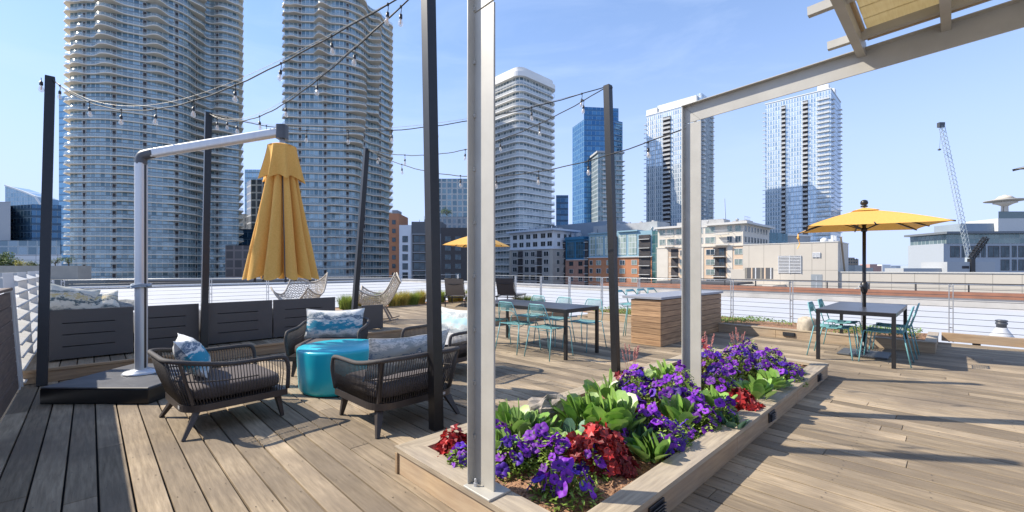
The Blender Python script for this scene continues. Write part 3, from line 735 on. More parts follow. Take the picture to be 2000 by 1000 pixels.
leafp=pillow_mat('leaf_pattern_cream',0,0,0,[(.0,(.10,.13,.13)),(.12,(.66,.60,.48)),(.26,(.66,.60,.48)),(.28,(.08,.11,.11)),(.33,(.10,.13,.13)),(.35,(.66,.62,.52)),(.42,(.50,.36,.10)),(.46,(.68,.62,.52)),(.52,(.09,.13,.13)),(.57,(.66,.62,.52)),(.9,(.3,.33,.3))],3)
gp='patterned pillows piled on the sofas'
pillow(D(-.17,8.05,.91),(R(62),R(14),DA+R(12)),'cream leaf patterned pillow standing on the far left sofa',leafp,W=.26,H=.22,T=.09,group=gp)
pillow(D(.06,8.12,.84),(R(38),R(-16),DA-R(10)),'cream and grey patterned pillow slumped beside the cream leaf pillow',leafp,W=.24,H=.2,T=.09,group=gp)
pillow(D(.30,8.2,.82),(R(14),R(3),DA),'grey patterned pillow lying flat near the silver umbrella mast',M('grey_pattern',(.36,.34,.30),.9,c2=(.16,.17,.17),scale=26),W=.25,H=.2,T=.06,group=gp)
# ---------------- teal wire chairs ----------------
def wire_chair(zs=.45,zb=.80,name='wire_chair',cat='chair',group='teal wire chairs'):
    t=thing(name,'',cat,(0,0,0),0,group)
    # +x facing. seat front at x=.20, back at x=-.20
    for sy in (1,-1):
        mb=MB(); mb.tube(catmull([(.27,sy*.245,0),(.225,sy*.225,zs-.05),(.20,sy*.20,zs),(.12,sy*.205,zs-.004),(-.05,sy*.205,zs-.012)],4),.0085,6); mb.build('leg',teal_wire,t)
        mb=MB(); mb.tube([(-.285,sy*.25,0),(-.20,sy*.215,zs+.01)],.0085,6); mb.build('leg',teal_wire,t)
    mb=MB(); loop=[(-.20,-.215,zs+.01),(-.235,-.21,zs+.13),(-.285,-.155,zb-.03),(-.292,-.13,zb),(-.292,.13,zb),(-.285,.155,zb-.03),(-.235,.21,zs+.13),(-.20,.215,zs+.01)]
    mb.tube(loop,.0085,6)
    lo=[(-.232,-.205,zs+.13),(-.262,-.14,zs+.215),(-.262,.14,zs+.215),(-.232,.205,zs+.13)]
    mb.tube(lo,.006,6)
    mb.build('back_frame',teal_wire,t)
    mb=MB()
    for k in range(1,12):
        y=-.155+.31*k/12; mb.tube([(-.262,y*.92,zs+.215),(-.292,y*.86,zb)],.0034,4)
    for k in range(1,7):
        f=k/7; y=.15-.012*f; mb.tube([(-.262-.03*f,-y,zs+.215+(zb-zs-.215)*f),(-.262-.03*f,y,zs+.215+(zb-zs-.215)*f)],.0034,4)
    mb.build('back_mesh',teal_wire,t)
    def S(x,y): # seat surface
        d=1-(y/.2)**2
        return (x,y,zs-.004-.022*d*(1-((x)/.2)**2)-.01*(x<.0)*0)
    mb=MB()
    for k in range(17):
        y=-.195+.39*k/16; mb.tube([S(-.2+.4*j/6,y) for j in range(7)],.0034,4)
    for k in range(15):
        x=-.2+.4*k/14; mb.tube([S(x,-.195+.39*j/6) for j in range(7)],.0034,4)
    mb.tube([(-.2,.2,zs),(.2,.2,zs),(.2,-.2,zs),(-.2,-.2,zs)],.007,6,closed=True)
    mb.build('seat',teal_wire,t)
    mb=MB(); mb.tube([(-.09,-.205,zs-.01),(-.09,-.12,zs-.055),(-.09,.12,zs-.055),(-.09,.205,zs-.01)],.006,5); mb.build('stretcher',teal_wire,t)
    return t
wc=wire_chair()
spots=[(4.99,4.31,0,'teal wire chair on the near side of the dining table nearest its right end'),
 (4.98,4.96,0,'teal wire chair in the middle of the near side of the dining table'),
 (4.98,5.66,0,'teal wire chair on the near side of the dining table hidden by the frame column'),
 (5.90,4.33,PI,'teal wire chair on the far side of the dining table nearest the leaning post'),
 (5.90,4.98,PI,'teal wire chair in the middle of the far side of the dining table'),
 (5.90,5.62,PI,'teal wire chair on the far side of the dining table below the dark sling lounger')]
wc.location=D(spots[0][0],spots[0][1]); wc.rotation_euler=(0,0,DA); wc['label']=spots[0][3]
for u,w,a,l in spots[1:]: copy_tree(wc,D(u,w),DA+a,l)
rt=[(8.12,1.31,-PI/2,'teal wire chair at the left side of the right table nearest the camera'),
    (8.93,1.33,-PI/2,'teal wire chair at the left side of the right table farther back'),
    (8.12,.70,PI/2,'teal wire chair at the right side of the right table nearest the camera'),
    (8.93,.68,PI/2,'teal wire chair at the right side of the right table farther back')]
for u,w,a,l in rt: copy_tree(wc,D(u,w),DA+a,l)
st=wire_chair(.66,.905,'counter_stool','stool','teal wire counter stools behind the wooden bar')
lb=['leftmost teal wire stool behind the wooden bar','second teal wire stool from the left behind the wooden bar','third teal wire stool from the left behind the wooden bar','fourth teal wire stool behind the wooden bar beside the frame column']
for k in range(4):
    u=7.30+.42*k; w=4.26
    if k==0: st.location=D(u,w); st.rotation_euler=(0,0,DA-PI/2); st['label']=lb[0]
    else: copy_tree(st,D(u,w),DA-PI/2,lb[k])
# ---------------- dining tables ----------------
def table(u0,u1,w0,w1,label,h=.74,hole=False):
    t=thing('dining_table',label,'table',D(u0,w0),DA,'charcoal metal dining tables')
    a,b=u1-u0,w1-w0
    mb=MB(); 
    mb.rbox(0,a,0,b,h-.012,h,.002); mb.build('tabletop',table_m,t)
    mb=MB()
    for x0,x1,y0,y1 in ((.003,a-.003,.003,.028),(.003,a-.003,b-.028,b-.003),(.003,.028,.029,b-.029),(a-.028,a-.003,.029,b-.029)): mb.box(x0,x1,y0,y1,h-.058,h-.0125)
    mb.build('apron',black_steel,t)
    for x in (.004,a-.049):
        for y in (.004,b-.049): mb=MB(); mb.rbox(x,x+.045,y,y+.045,0,h-.0585,.002); mb.build('leg',black_steel,t)
    return t
table(4.92,5.755,3.93,6.03,'long charcoal metal dining table with six teal wire chairs')
table(7.64,9.55,.55,1.44,'charcoal metal dining table under the right yellow umbrella')
# ---------------- wooden bar ----------------
BR=thing('bar_island','slatted cedar bar island with grey stone top','bar',D(6.90,3.48),DA)
L,Wd=2.70,.56
mb=MB(); mb.box(.03,L-.03,.03,Wd-.03,0,.79); mb.build('core',dark_sub,BR)
mb=MB()
for k in range(8):
    z=.005+k*.0985; mb.rbox(0,.022,.0,Wd,z,z+.092,.002); mb.rbox(.0225,L-.0225,.0,.022,z,z+.092,.002); mb.rbox(L-.022,L,.0,Wd,z,z+.092,.002); mb.rbox(.0225,L-.0225,Wd-.022,Wd,z,z+.092,.002)
mb.build('slats',wood_island,BR)
mb=MB(); mb.rbox(-.03,L+.04,-.03,Wd+.16,.80,.842,.004); mb.build('countertop',M('grey_stone_counter',(.30,.31,.34),.45,c2=(.26,.27,.30),scale=30),BR)

# ---------------- square market umbrellas ----------------
def market(loc,label,Rd,zr,za,ang,base=True,strap=False,mat=None,polez=0,crank=True):
    t=thing('market_umbrella',label,'umbrella',loc,0,'open square umbrellas')
    mat=mat or yellow
    C=[Vector((Rd*cos(R(ang+90*k)),Rd*sin(R(ang+90*k)),zr)) for k in range(4)]; A=Vector((0,0,za))
    mb=MB()
    n=14
    for k in range(4):
        a,b=C[k],C[(k+1)%4]; vs=[];idx={}
        for i in range(n+1):
            for j in range(n+1-i):
                u=i/n;v=j/n; w=1-u-v; p=A*w+a*u+b*v
                e=u+v; s=4*u*v
                p=Vector(p); p.z+= .018*sin(PI*e)
                m=(a+b)/2; p-=Vector((m.x,m.y,0))*s*.08
                idx[i,j]=len(vs); vs.append(p)
        fs=[]
        for i in range(n):
            for j in range(n-i):
                fs.append((idx[i,j],idx[i+1,j],idx[i,j+1]))
                if i+j<n-1: fs.append((idx[i+1,j],idx[i+1,j+1],idx[i,j+1]))
        mb.add(vs,fs,0,True)
    mb.build('canopy',mat,t)
    mb=MB(); s=.2
    cc=[A+(c-A)*s+Vector((0,0,.026)) for c in C]; mb.add([A+Vector((0,0,.028))]+cc,[(0,1,2),(0,2,3),(0,3,4),(0,4,1)],0,False); mb.build('vent_cap',mat,t)
    hub=Vector((0,0,zr+.0))
    for k in range(8):
        c=C[k//2] if k%2==0 else Vector((C[k//2]+C[(k//2+1)%4])/2)*.94
        c=Vector((c.x,c.y,zr+.006))
        mb=MB(); mb.bar(A-Vector((0,0,.03)),c+Vector((0,0,.0 if k%2==0 else .0))-Vector((0,0,.012)),.014,.02); mb.build('rib',bronze_steel,t)
        mb=MB(); mid=A.lerp(c,.42)-Vector((0,0,.03)); mb.bar(Vector((0,0,zr-.035)),mid,.010,.014); mb.build('strut',bronze_steel,t)
    mb=MB(); mb.lathe([(.024,polez+.03),(.024,za-.01)],14); mb.build('pole',bronze_steel,t)
    mb=MB(); mb.lathe([(.036,zr-.06),(.04,zr-.05),(.04,zr-.01),(.03,zr)],14); mb.build('hub',bronze_steel,t)
    mb=MB(); mb.lathe([(.03,za+.03),(.045,za+.035),(.045,za+.05),(.025,za+.058),(.045,za+.075),(.05,za+.10),(.04,za+.13),(.015,za+.143)],18); mb.build('finial',bronze_steel,t)
    if crank:
        mb=MB(); mb.lathe([(.022,.93),(.045,.99),(.052,1.05),(.045,1.11),(.026,1.125)],14); mb.build('crank_housing',black_steel,t)
        mb=MB(); mb.tube([(-.04,-.02,1.06),(-.11,-.03,1.06),(-.115,-.03,1.02),(-.17,-.03,1.02)],.008,6); mb.build('crank_handle',alu,t)
    if base:
        mb=MB(); mb.rbox(-.30,.30,-.30,.30,.005,.03,.006); o=mb.build('base_plate',M('dark_grey_base_plate',(.10,.105,.11),.5,scale=6) if 'dark_grey_base_plate' not in bpy.data.materials else bpy.data.materials['dark_grey_base_plate'],t); o.rotation_euler=(0,0,DA)
        mb=MB(); mb.lathe([(.05,.03),(.05,.04),(.032,.05),(.032,.32),(.026,.325)],16); mb.build('base_tube',bronze_steel,t)
    if strap:
        c=C[2]*1.0; mb=MB(); 
        q=[c+Vector((0,0,.0)),c+Vector((-.01,0,-.09)),c+Vector((.02,-.01,-.19)),c+Vector((-.02,0,-.28))]
        for a_,b_ in zip(q,q[1:]): mb.bar(a_,b_,.028,.004)
        mb.tube([q[1]+Vector((0,0,.02)),q[1]+Vector((.02,0,-.02))],.02,6)
        mb.build('tie_strap',yellow,t)
    return t
pc=D(8.58,.99)
market(pc,'open square yellow umbrella through the right dining table',1.13,1.96,2.25,-74.7,strap=True)
pf=at(933,13.0,0); 
market((pf.x,pf.y,.165),'distant open yellow umbrella half hidden by the near frame column',1.14,1.83,2.2,-60,crank=False)
market((5.96,3.45,0),'open grey umbrella whose corner just shows at the right picture edge',1.3,2.32,2.62,139,mat=M('grey_umbrella_canvas',(.30,.29,.27),.85,transl=.1))

# ---------------- loungers ----------------
def lounger(loc,rot,label,mat):
    t=thing('sling_lounger',label,'lounger',loc,rot,'sling loungers by the back railing')
    mb=MB()
    for y in (-.30,.30): mb.bar((-.15,y,.30),(1.35,y,.30),.025,.035)
    for x in (-.14,.6,1.34): mb.bar((x,-.29,.285),(x,.29,.285),.03,.025)
    mb.build('frame',black_steel,t)
    for x in (.0,1.2):
        for y in (-.3,.3): mb=MB(); mb.bar((x,y,.285),(x,y,0),.03,.03); mb.build('leg',black_steel,t)
    mb=MB(); mb.grid(lambda a,b:(.05+1.25*b,-.285+.57*a,.315-.03*sin(PI*b)),6,10); mb.build('seat_sling',mat,t)
    mb=MB(); mb.grid(lambda a,b:(.04-.24*b-.03*sin(PI*b),-.27+.54*a,.34+.50*b),6,10); mb.build('back_sling',mat,t)
    mb=MB(); mb.tube([(.05,-.28,.32),(-.2,-.28,.85),(-.2,.28,.85),(.05,.28,.32)],.013,6)
    mb.tube([(-.135,-.27,.70),(-.17,0,.66),(-.135,.27,.70)],.01,6); mb.build('back_frame',black_steel,t)
    return t
q=at(889,13.0); lounger((q.x,q.y,.165),R(88),'taupe sling lounger seen from behind left of the frame column',M('taupe_sling',(.20,.175,.15),.8,scale=90))
q=at(989,13.2); lounger((q.x,q.y,.165),R(75),'black sling lounger seen from behind right of the frame column',M('black_sling',(.045,.045,.055),.7,scale=90))

# ---------------- rattan rocking chairs ----------------
def rocker(loc,rot,label):
    t=thing('rattan_chair',label,'rocking chair',loc,rot,'pale woven rattan lounge chairs on the upper deck')
    # shell: seat to back profile with raised sides
    prof=catmull([(.42,0,.40),(.25,0,.31),(.0,0,.28),(-.18,0,.36),(-.33,0,.58),(-.45,0,.84)],5)
    def sh(a,b):
        y=(2*a-1); k=b*(len(prof)-1); i=min(int(k),len(prof)-2); p=prof[i].lerp(prof[i+1],k-i)
        hw=.42+.04*sin(PI*b); lift=.36*abs(y)**2*(1-.4*b); fx=.10*abs(y)**2
        return Vector((p.x+fx*(b),y*hw,p.z+lift))
    mb=MB()
    n=22
    for k in range(n+1): mb.tube([sh(k/n,j/16) for j in range(17)],.0055,4)
    for k in range(n+9):
        f=k/(n+8); mb.tube([sh(j/12,f) for j in range(13)],.0055,4)
    for k in range(-10,22):  # diagonals
        pts=[sh(j/14,(k+j*.7)/22) for j in range(15) if 0<=(k+j*.7)/22<=1]
        if len(pts)>2: mb.tube(pts,.0045,4)
    mb.build('woven_shell',rattan,t)
    mb=MB(); rim=[sh(0,j/10) for j in range(11)]+[sh(j/8,1) for j in range(1,9)]+[sh(1,1-j/10) for j in range(1,11)]+[sh(1-j/8,0) for j in range(1,8)]
    mb.tube(rim,.018,7,closed=True); mb.build('rim',rattan,t)
    wd=bpy.data.materials.get('rocker_wood') or M('rocker_wood',(.30,.24,.18),.6,c2=(.22,.17,.13),scale=12)
    for sy in (1,-1):
        mb=MB(); mb.bar((.18,sy*.2,.33),(.32,sy*.26,.02),.04,.03); mb.build('leg',wd,t)
        mb=MB(); mb.bar((-.10,sy*.2,.33),(-.26,sy*.26,.02),.04,.03); mb.build('leg',wd,t)
        mb=MB(); mb.tube([(-.42+.84*j/8,sy*.265,.012+.06*((j-4)/4)**2) for j in range(9)],.014,6); mb.build('rocker',wd,t)
    mb=MB(); mb.bar((.25,-.24,.2),(.25,.24,.2),.03,.03); mb.build('stretcher',wd,t)
    return t
q=at(741,9.55); rocker((q.x,q.y,.165),R(192),'pale woven rattan chair turned left in front of the golden grasses')
q=at(588,9.6); rocker((q.x,q.y,.165),R(-96),'pale woven rattan chair behind the sofa holding a dark patterned cushion')
zz=pillow_mat('zigzag_navy',0,0,0,[(.0,(.07,.10,.14)),(.2,(.07,.10,.14)),(.24,(.7,.68,.62)),(.32,(.7,.68,.62)),(.35,(.07,.10,.14)),(.42,(.09,.12,.16)),(.46,(.72,.70,.65)),(.55,(.1,.12,.16)),(.6,(.7,.7,.64))],6)
pillow((q.x+.0,q.y-.28,.60),(R(70),0,R(-4)),'navy and cream patterned cushion on the rattan chair behind the sofa',zz,W=.36,H=.11,T=.06,group='cushions on the rattan chairs')

# ---------------- string light posts ----------------
def post(b,tp,label,s=.085):
    t=thing('light_post',label,'post',b,0,'black posts carrying the string lights')
    mb=MB(); v=Vector(tp)-Vector(b); mb.bar((0,0,0),v,s,s,up=U2); mb.build('shaft',bronze_steel,t)
    mb=MB(); mb.bar(v,v+v.normalized()*.006,s*.96,s*.96,up=U2); mb.build('cap',black_steel,t)
    mb=MB(); mb.tube([v+Vector((0,0,-.03)),v+Vector((.06,-.02,-.03))],.007,6); mb.build('hook',black_steel,t)
    return t
T1=Vector((*at(98,5.5)[:2],zat(152,5.5))); T2=Vector((*at(407,6.6)[:2],zat(221,6.6))); T3=Vector((*at(716,8.1)[:2],zat(291,8.1)))
T4=Vector((*at(836,3.6)[:2],3.72)); T5=Vector((*at(1187,5.6)[:2],zat(168,5.6)))
post(at(82,4.93),T1,'leaning black light post at far left beside the louvred fence',.09)
post(D(1.2,7.74,.165),T2,'leaning black light post between the sofas behind the silver mast')
q=at(689,8.0); post((q.x,q.y,.165),T3,'leaning black light post behind the teal pillow armchair')
post(at(852,3.61),T4,'tallest looking black light post in front of the centre armchair',.088)
post(at(1203,5.6),T5,'black light post standing between the dining table and the wooden bar')

# ---------------- string lights ----------------
bulb_g=M('clear_bulb_glass',(.9,.9,.88),.05,alpha=.35,spec=1)
fil=M('warm_filament_coil',(.75,.45,.2),.4)
mb=MB(); mb.lathe([(.006,0),(.006,-.012),(.017,-.014),(.019,-.055),(.016,-.062)],10); sock_me=mb.data('socket',black_steel)
mb=MB(); mb.lathe([(.014,-.062),(.017,-.072),(.027,-.10),(.029,-.118),(.022,-.138),(.008,-.148)],12); mb.lathe([(.006,-.07),(.007,-.10),(.005,-.12)],6,mi=1); bulb_me=mb.data('bulb',[bulb_g,fil])
wire_m=M('black_cable',(.02,.02,.02),.6); wire_l=M('pale_support_wire',(.62,.56,.46),.5,.4)
def string(p0,p1,sag,label,n,double=True,ph=.5,sk=.5,skip=()):
    p0=Vector(p0);p1=Vector(p1); t=thing('string_lights',label,'string lights',p0,0,'festoon string lights between the posts')
    d=p1-p0
    def P(s,k=1): return d*s-Vector((0,0,sag*k*4*s*(1-s)*(1+(sk-.5)*(1-2*s)*2)))
    mb=MB(); mb.tube([P(i/40)+Vector((0,0,.004*sin(i*1.7))) for i in range(41)],.0066,5); mb.build('cable',wire_m,t)
    if double: mb=MB(); mb.tube([P(i/40,.93)+Vector((.004,0,.012*sin(PI*i/40))) for i in range(41)],.0026,4); mb.build('support_wire',wire_l,t)
    for i in range(n):
        if i in skip: continue
        s=(i+ph)/n; q=P(s); L=.06
        mb=MB(); mb.tube([q+Vector((0,0,.006)),q+Vector((.004,0,-L*.5)),q+Vector((0,0,-L))],.0038,5); mb.lathe([(.011,-.008),(.011,.012)],6,(q.x,q.y,q.z)); dr=mb.build('drop_cord',wire_m,t)
        rx=rnd.uniform(-.12,.12); ry=rnd.uniform(-.12,.12)
        s_=inst('socket',sock_me,t,q+Vector((0,0,-L+.004)),(rx,ry,0)); inst('bulb',bulb_me,s_,(0,0,0)); s_.scale=(.8,.8,.8)
    return t
rnd=random.Random(11)
string(T1,T4,.62,'string lights from the far left post across the curved towers to the centre post',9,ph=.35,sk=.72)
string(T2,T4,.42,'string lights from the post behind the mast up to the centre post',7,sk=.7)
string(T2,T5,.42,'string lights crossing behind the centre post to the post by the bar',9,sk=.55)
string(T3,T5,.42,'lower string lights from the rear post to the post by the bar',7,double=False)
q=at(1333,4.4,0); string(T3,(q.x,q.y,zat(252,4.4)),.50,'lowest string lights running from the rear post to the planter frame',8,double=False)
t=thing('hanging_bulb','single bulb hanging beside the top of the far left post','light bulb',T1+Vector((-.06,-.05,-.02)))
mb=MB(); mb.tube([(0,0,0),(0,0,-.04)],.004,5); mb.build('drop_cord',wire_m,t); s_=inst('socket',sock_me,t,(0,0,-.035)); inst('bulb',bulb_me,s_,(0,0,0))

# roof vent
q=at(1956,9.9); t=thing('roof_vent','small white roof vent with dark cap on the white roof at right','vent',(q.x,q.y,-.3))
mb=MB(); mb.lathe([(.24,0),(.17,.12),(.10,.24),(.09,.27)],24); mb.build('cone',membrane,t)
mb=MB(); mb.lathe([(.085,.27),(.085,.34),(.10,.345),(.10,.385),(.085,.39),(.085,.40),(.10,.405),(.10,.44),(.06,.45)],20); mb.build('cap',dark_plastic,t)
# ---------------- plants ----------------
rp=random.Random(21)
def petunia_flower(mat_i=0,r=.032):
    mb=MB(); n=20; vs=[(0,0,-.012)]
    for ring,(f,z) in enumerate(((.25,-.002),(.65,.004),(1.0,.0))):
        for j in range(n):
            t_=2*PI*j/n; lob=1 if ring<2 else (.90+.10*abs(cos(2.5*t_)))
            vs.append((r*f*lob*cos(t_),r*f*lob*sin(t_),z+(.004*sin(5*t_+1) if ring else 0)-(0 if ring<2 else .004*cos(3*t_))))
    fs=[(0,1+j,1+(j+1)%n) for j in range(n)]; mi=[1]*n
    mb.add(vs,fs,1,True)
    f2=[]
    for k in range(2):
        for j in range(n): f2.append((1+k*n+j,1+(k+1)*n+j,1+(k+1)*n+(j+1)%n,1+k*n+(j+1)%n))
    o=len(mb.v); mb.add(vs,f2,0,True)
    mb.lathe([(.003,-.035),(.006,-.012)],6,mi=0)
    return mb
FL={k:petunia_flower(r=.044).data('petunia_flower',[m,petal_dk]) for k,m in (('p',petal),('b',petal_b),('r',petal_r))}
def leaf(mb,base,dirv,L,W,curl=.3,nu=3,mi=0,cup=.2,tipround=.6,nrm=None):
    d=Vector(dirv).normalized(); up=Vector((0,0,1)) if abs(d.z)<.97 else Vector((1,0,0))
    s=d.cross(up).normalized(); n_=s.cross(d).normalized()
    vs=[];rows=6 if tipround>1 else 5
    for i in range(rows+1):
        f=i/rows; c=base+d*L*f - n_*(curl*L*f*f)
        w=W*(sin(PI*min(1,(f**tipround)*.97+.0)))**.75 if f>0 else W*.10
        if i==rows: w=W*.12
        if tipround>1: w=W*(.10,.22,.62,.95,1.02,.86,.40)[i]
        for j in (-1,0,1): vs.append(c+s*w*.5*j+n_*(cup*w*.5*abs(j)))
    fs=[(i*3+j,i*3+j+1,i*3+j+4,i*3+j+3) for i in range(rows) for j in range(2)]
    mb.add(vs,fs,mi,True)
def inplanter(px,py,z=.12):
    Y=F*(CZ-z)/(py-HY); return Vector(((px-1000)/F*Y,Y,z))
def petunia(px,py,rad,h,nf,label,key='p',foli=leaf_lime,mix='b',nl=None,flz=.6):
    p=inplanter(px,py); t=thing('petunia_plant',label,'petunia',p,rp.uniform(0,6),'petunias in the flower planter')
    mb=MB(); nl=nl or int(950*rad/.2)
    for i in range(nl):
        a=rp.uniform(0,2*PI); r=rad*math.sqrt(rp.random())*1.15; zz=h*(1-(r/rad)**2*.75)*rp.uniform(.2,1.1)
        b=Vector((r*cos(a),r*sin(a),zz)); d=Vector((cos(a)*.7+rp.uniform(-.7,.7),sin(a)*.7+rp.uniform(-.7,.7),rp.uniform(-.1,1.0)))
        leaf(mb,b,d,rp.uniform(.022,.042),rp.uniform(.011,.018),rp.uniform(-.1,.5))
    for i in range(int(30*rad/.2)):
        a=rp.uniform(0,2*PI); r=rad*rp.uniform(.3,.9); e=Vector((r*cos(a),r*sin(a),h*(1-(r/rad)**2*.7)*.9))
        mb.tube([(0,0,0),e*.5+Vector((0,0,.03)),e],.0022,4)
    mb.build('foliage',foli,t)
    nf=int(nf*.82)
    for i in range(nf):
        a=2*PI*i*.618+rp.uniform(-.3,.3); r=rad*math.sqrt((i+.4)/nf)*rp.uniform(.9,1.1)
        z=h*(1-(r/rad)**2*.72)*rp.uniform(.82,1.12)+.012
        out=Vector((cos(a)*r/rad*1.1+rp.uniform(-.5,.5)-.0,sin(a)*r/rad*1.1+rp.uniform(-.5,.5),rp.uniform(.35,.9)))
        # lean toward the open side (camera side) as flowers face the light and the path
        q=out.normalized().to_track_quat('Z','Y').to_euler()
        k=key if rp.random()<.72 else mix; s=rp.uniform(.6,1.12)
        inst('flower',FL[k],t,(r*cos(a),r*sin(a),z),q,(s,s,s))
    return t
def broadleaf(px,py,rad,h,nleaf,label,L=.145,Wd=.105,mat=leaf_big):
    p=inplanter(px,py); t=thing('broad_leaf_plant',label,'leafy plant',p,0,'broad leaved green plants in the planter')
    mb=MB(); stm=MB()
    for i in range(nleaf):
        a=2*PI*i*.618+rp.uniform(-.35,.35); f=math.sqrt((i+.5)/nleaf); r=rad*f*rp.uniform(.75,1.0)*.8
        tilt=f*rp.uniform(.25,.9); d=Vector((cos(a)*sin(tilt),sin(a)*sin(tilt),cos(tilt)))
        zb=(h-L*.9)*(1-.65*f)*rp.uniform(.5,1.05); b=Vector((r*cos(a),r*sin(a),max(.01,zb)))
        l=L*rp.uniform(.75,1.15); leaf(mb,b,d,l,Wd*rp.uniform(.75,1.1)*l/L,rp.uniform(-.05,.35),cup=rp.uniform(-.02,.18),tipround=1.25)
        stm.tube([(r*.15*cos(a),r*.15*sin(a),0),b],.005,4)
    mb.build('leaves',mat,t); stm.build('stem',leaf_big,t)
    return t
def ruffle(px,py,rad,h,n,label,mat=leaf_red,spikes=0):
    p=inplanter(px,py); t=thing('red_leaf_plant',label,'red plant',p,0,'ruffled red leaved plants in the planter')
    mb=MB()
    for i in range(int(n*.75)):
        a=rp.uniform(0,2*PI); f=math.sqrt(rp.random()); r=rad*f*rp.uniform(.8,1.25); zz=h*(1-.6*f*f)*rp.uniform(.3,1.12)
        c=Vector((r*cos(a),r*sin(a),zz)); nrm=Vector((cos(a)*f+rp.uniform(-.6,.6),sin(a)*f+rp.uniform(-.6,.6),1-.4*f+rp.uniform(-.5,.3))).normalized()
        s_=nrm.orthogonal().normalized(); q=nrm.cross(s_); R_=rp.uniform(.026,.050); k=12
        vs=[c-nrm*.008]
        for j in range(k):
            th=2*PI*j/k; rr_=R_*(1 if j%2 else .66); vs.append(c+s_*rr_*cos(th)+q*rr_*sin(th)+nrm*rp.uniform(-.009,.010))
        mb.add(vs,[(0,1+j,1+(j+1)%k) for j in range(k)],0,False)
        if i%4==0: mb.tube([(0,0,0),c],.0022,4)
    mb.build('leaves',mat,t)
    for i in range(spikes):
        sp=MB(); a=rp.uniform(0,6.3); e=Vector((rad*.6*cos(a),rad*.6*sin(a),h+rp.uniform(.06,.14))); sp.tube([(0,0,0),e*.6+Vector((0,0,.04)),e],.0018,4)
        for j in range(34):
            f=j/34; q=e-Vector((e.x*.3,e.y*.3,.11))*f*.9; w=.012*(1-.5*(1-f)); x=q+Vector((rp.uniform(-w,w),rp.uniform(-w,w),rp.uniform(-.004,.004)))
            sp.lathe([(.0005,-.004),(.0045,0),(.0005,.005)],5,x)
        sp.build('flower_spike',pinkf,t)
    return t
# red + purple left of the frame column
ruffle(884,893,.11,.17,150,'bright red leafed clump left of the near frame column at the planter end')
petunia(905,915,.10,.13,14,'small purple petunia at the left corner of the planter beside the red clump')
petunia(1000,922,.13,.20,22,'purple petunia directly right of the near frame column base')
petunia(1052,905,.14,.20,26,'purple petunia between the frame column and the nearest petunia clump',mix='p')
petunia(1110,975,.14,.17,20,'purple petunia nearest the camera at the front corner of the planter',nl=420)
petunia(1060,972,.08,.10,5,'sparse little purple petunia trailing on bare mulch near the column foot',nl=120)
petunia(1150,930,.12,.18,18,'blue violet petunia just right of the nearest petunia clump',key='b',mix='p')
ruffle(1172,915,.155,.26,330,'large red ruffled plant in front of the big green leaves')
ruffle(1215,925,.08,.13,60,'dark maroon clump trailing beside the large red plant',mat=leaf_maroon)
broadleaf(1000,868,.19,.34,40,'green broad leaf plant immediately right of the near frame column')
broadleaf(1045,868,.13,.25,22,'pale green broad leaf plant in front of the grey planter rock')
broadleaf(1140,850,.20,.38,46,'tall green broad leaf plant right of the planter rock',L=.18,Wd=.125)
broadleaf(1195,862,.22,.40,52,'biggest green broad leaf plant behind the large red plant',L=.18,Wd=.13)
broadleaf(1110,880,.13,.2,18,'blue green low leaves between rock and large red plant',mat=leaf_blue,L=.15)
broadleaf(1238,880,.12,.18,16,'blue green leaves spreading right of the large red plant',mat=leaf_blue,L=.16,Wd=.12)
petunia(1300,880,.15,.20,30,'purple petunia nearest the long front board with dark green foliage')
petunia(1340,862,.09,.11,9,'small purple petunia leaning over the front cap board')
ruffle(1262,838,.12,.17,90,'small red clump half hidden between two purple petunias')
petunia(1240,800,.20,.34,44,'tall purple petunia in front of the black light post foot',flz=.7)
petunia(1300,812,.19,.30,42,'wide purple petunia in the middle of the planter')
petunia(1352,822,.15,.24,28,'violet petunia below the second frame column',mix='b')
petunia(1415,835,.10,.22,12,'purple petunia beside the small blue green leaves right of the second column')
broadleaf(1296,762,.17,.33,34,'bright green broad leaf plant left of the second frame column')
broadleaf(1352,802,.13,.27,22,'green broad leaf plant at the foot of the second frame column')
broadleaf(1395,815,.14,.28,24,'green broad leaf plant just right of the second frame column')
broadleaf(1425,842,.11,.14,12,'blue green leaves resting on the cap board',mat=leaf_blue,L=.13)
ruffle(1448,802,.15,.17,150,'dark red clump right of the second frame column',mat=leaf_red,spikes=0)
broadleaf(1478,786,.15,.27,28,'yellow green broad leaf plant behind the dark red clump')
ruffle(1375,735,.18,.36,70,'reddish plant with pink flower spikes behind the second frame column',mat=leaf_maroon,spikes=9)
ruffle(1232,765,.14,.34,40,'reddish plant with pink flower spikes beside the black light post',mat=leaf_maroon,spikes=8)
ruffle(1440,722,.14,.36,40,'reddish plant with pink flower spikes near the back of the planter',mat=leaf_maroon,spikes=6)
for px,py,r_,h_,n_,l in ((1392,745,.20,.34,44,'purple petunia right behind the second frame column'),
   (1440,738,.22,.36,50,'tall purple petunia behind the yellow green broad leaf plant'),
   (1400,775,.17,.28,34,'purple petunia in front of the pink flower spikes'),
   (1492,742,.20,.30,40,'purple petunia near the far right end of the planter'),
   (1530,748,.18,.22,32,'low purple petunia beside the far front corner of the planter'),
   (1460,722,.18,.34,30,'purple petunia at the back edge toward the right table'),
   (1552,738,.11,.14,14,'smallest purple petunia at the very far corner of the planter')):
    petunia(px,py,r_,h_,n_,l)
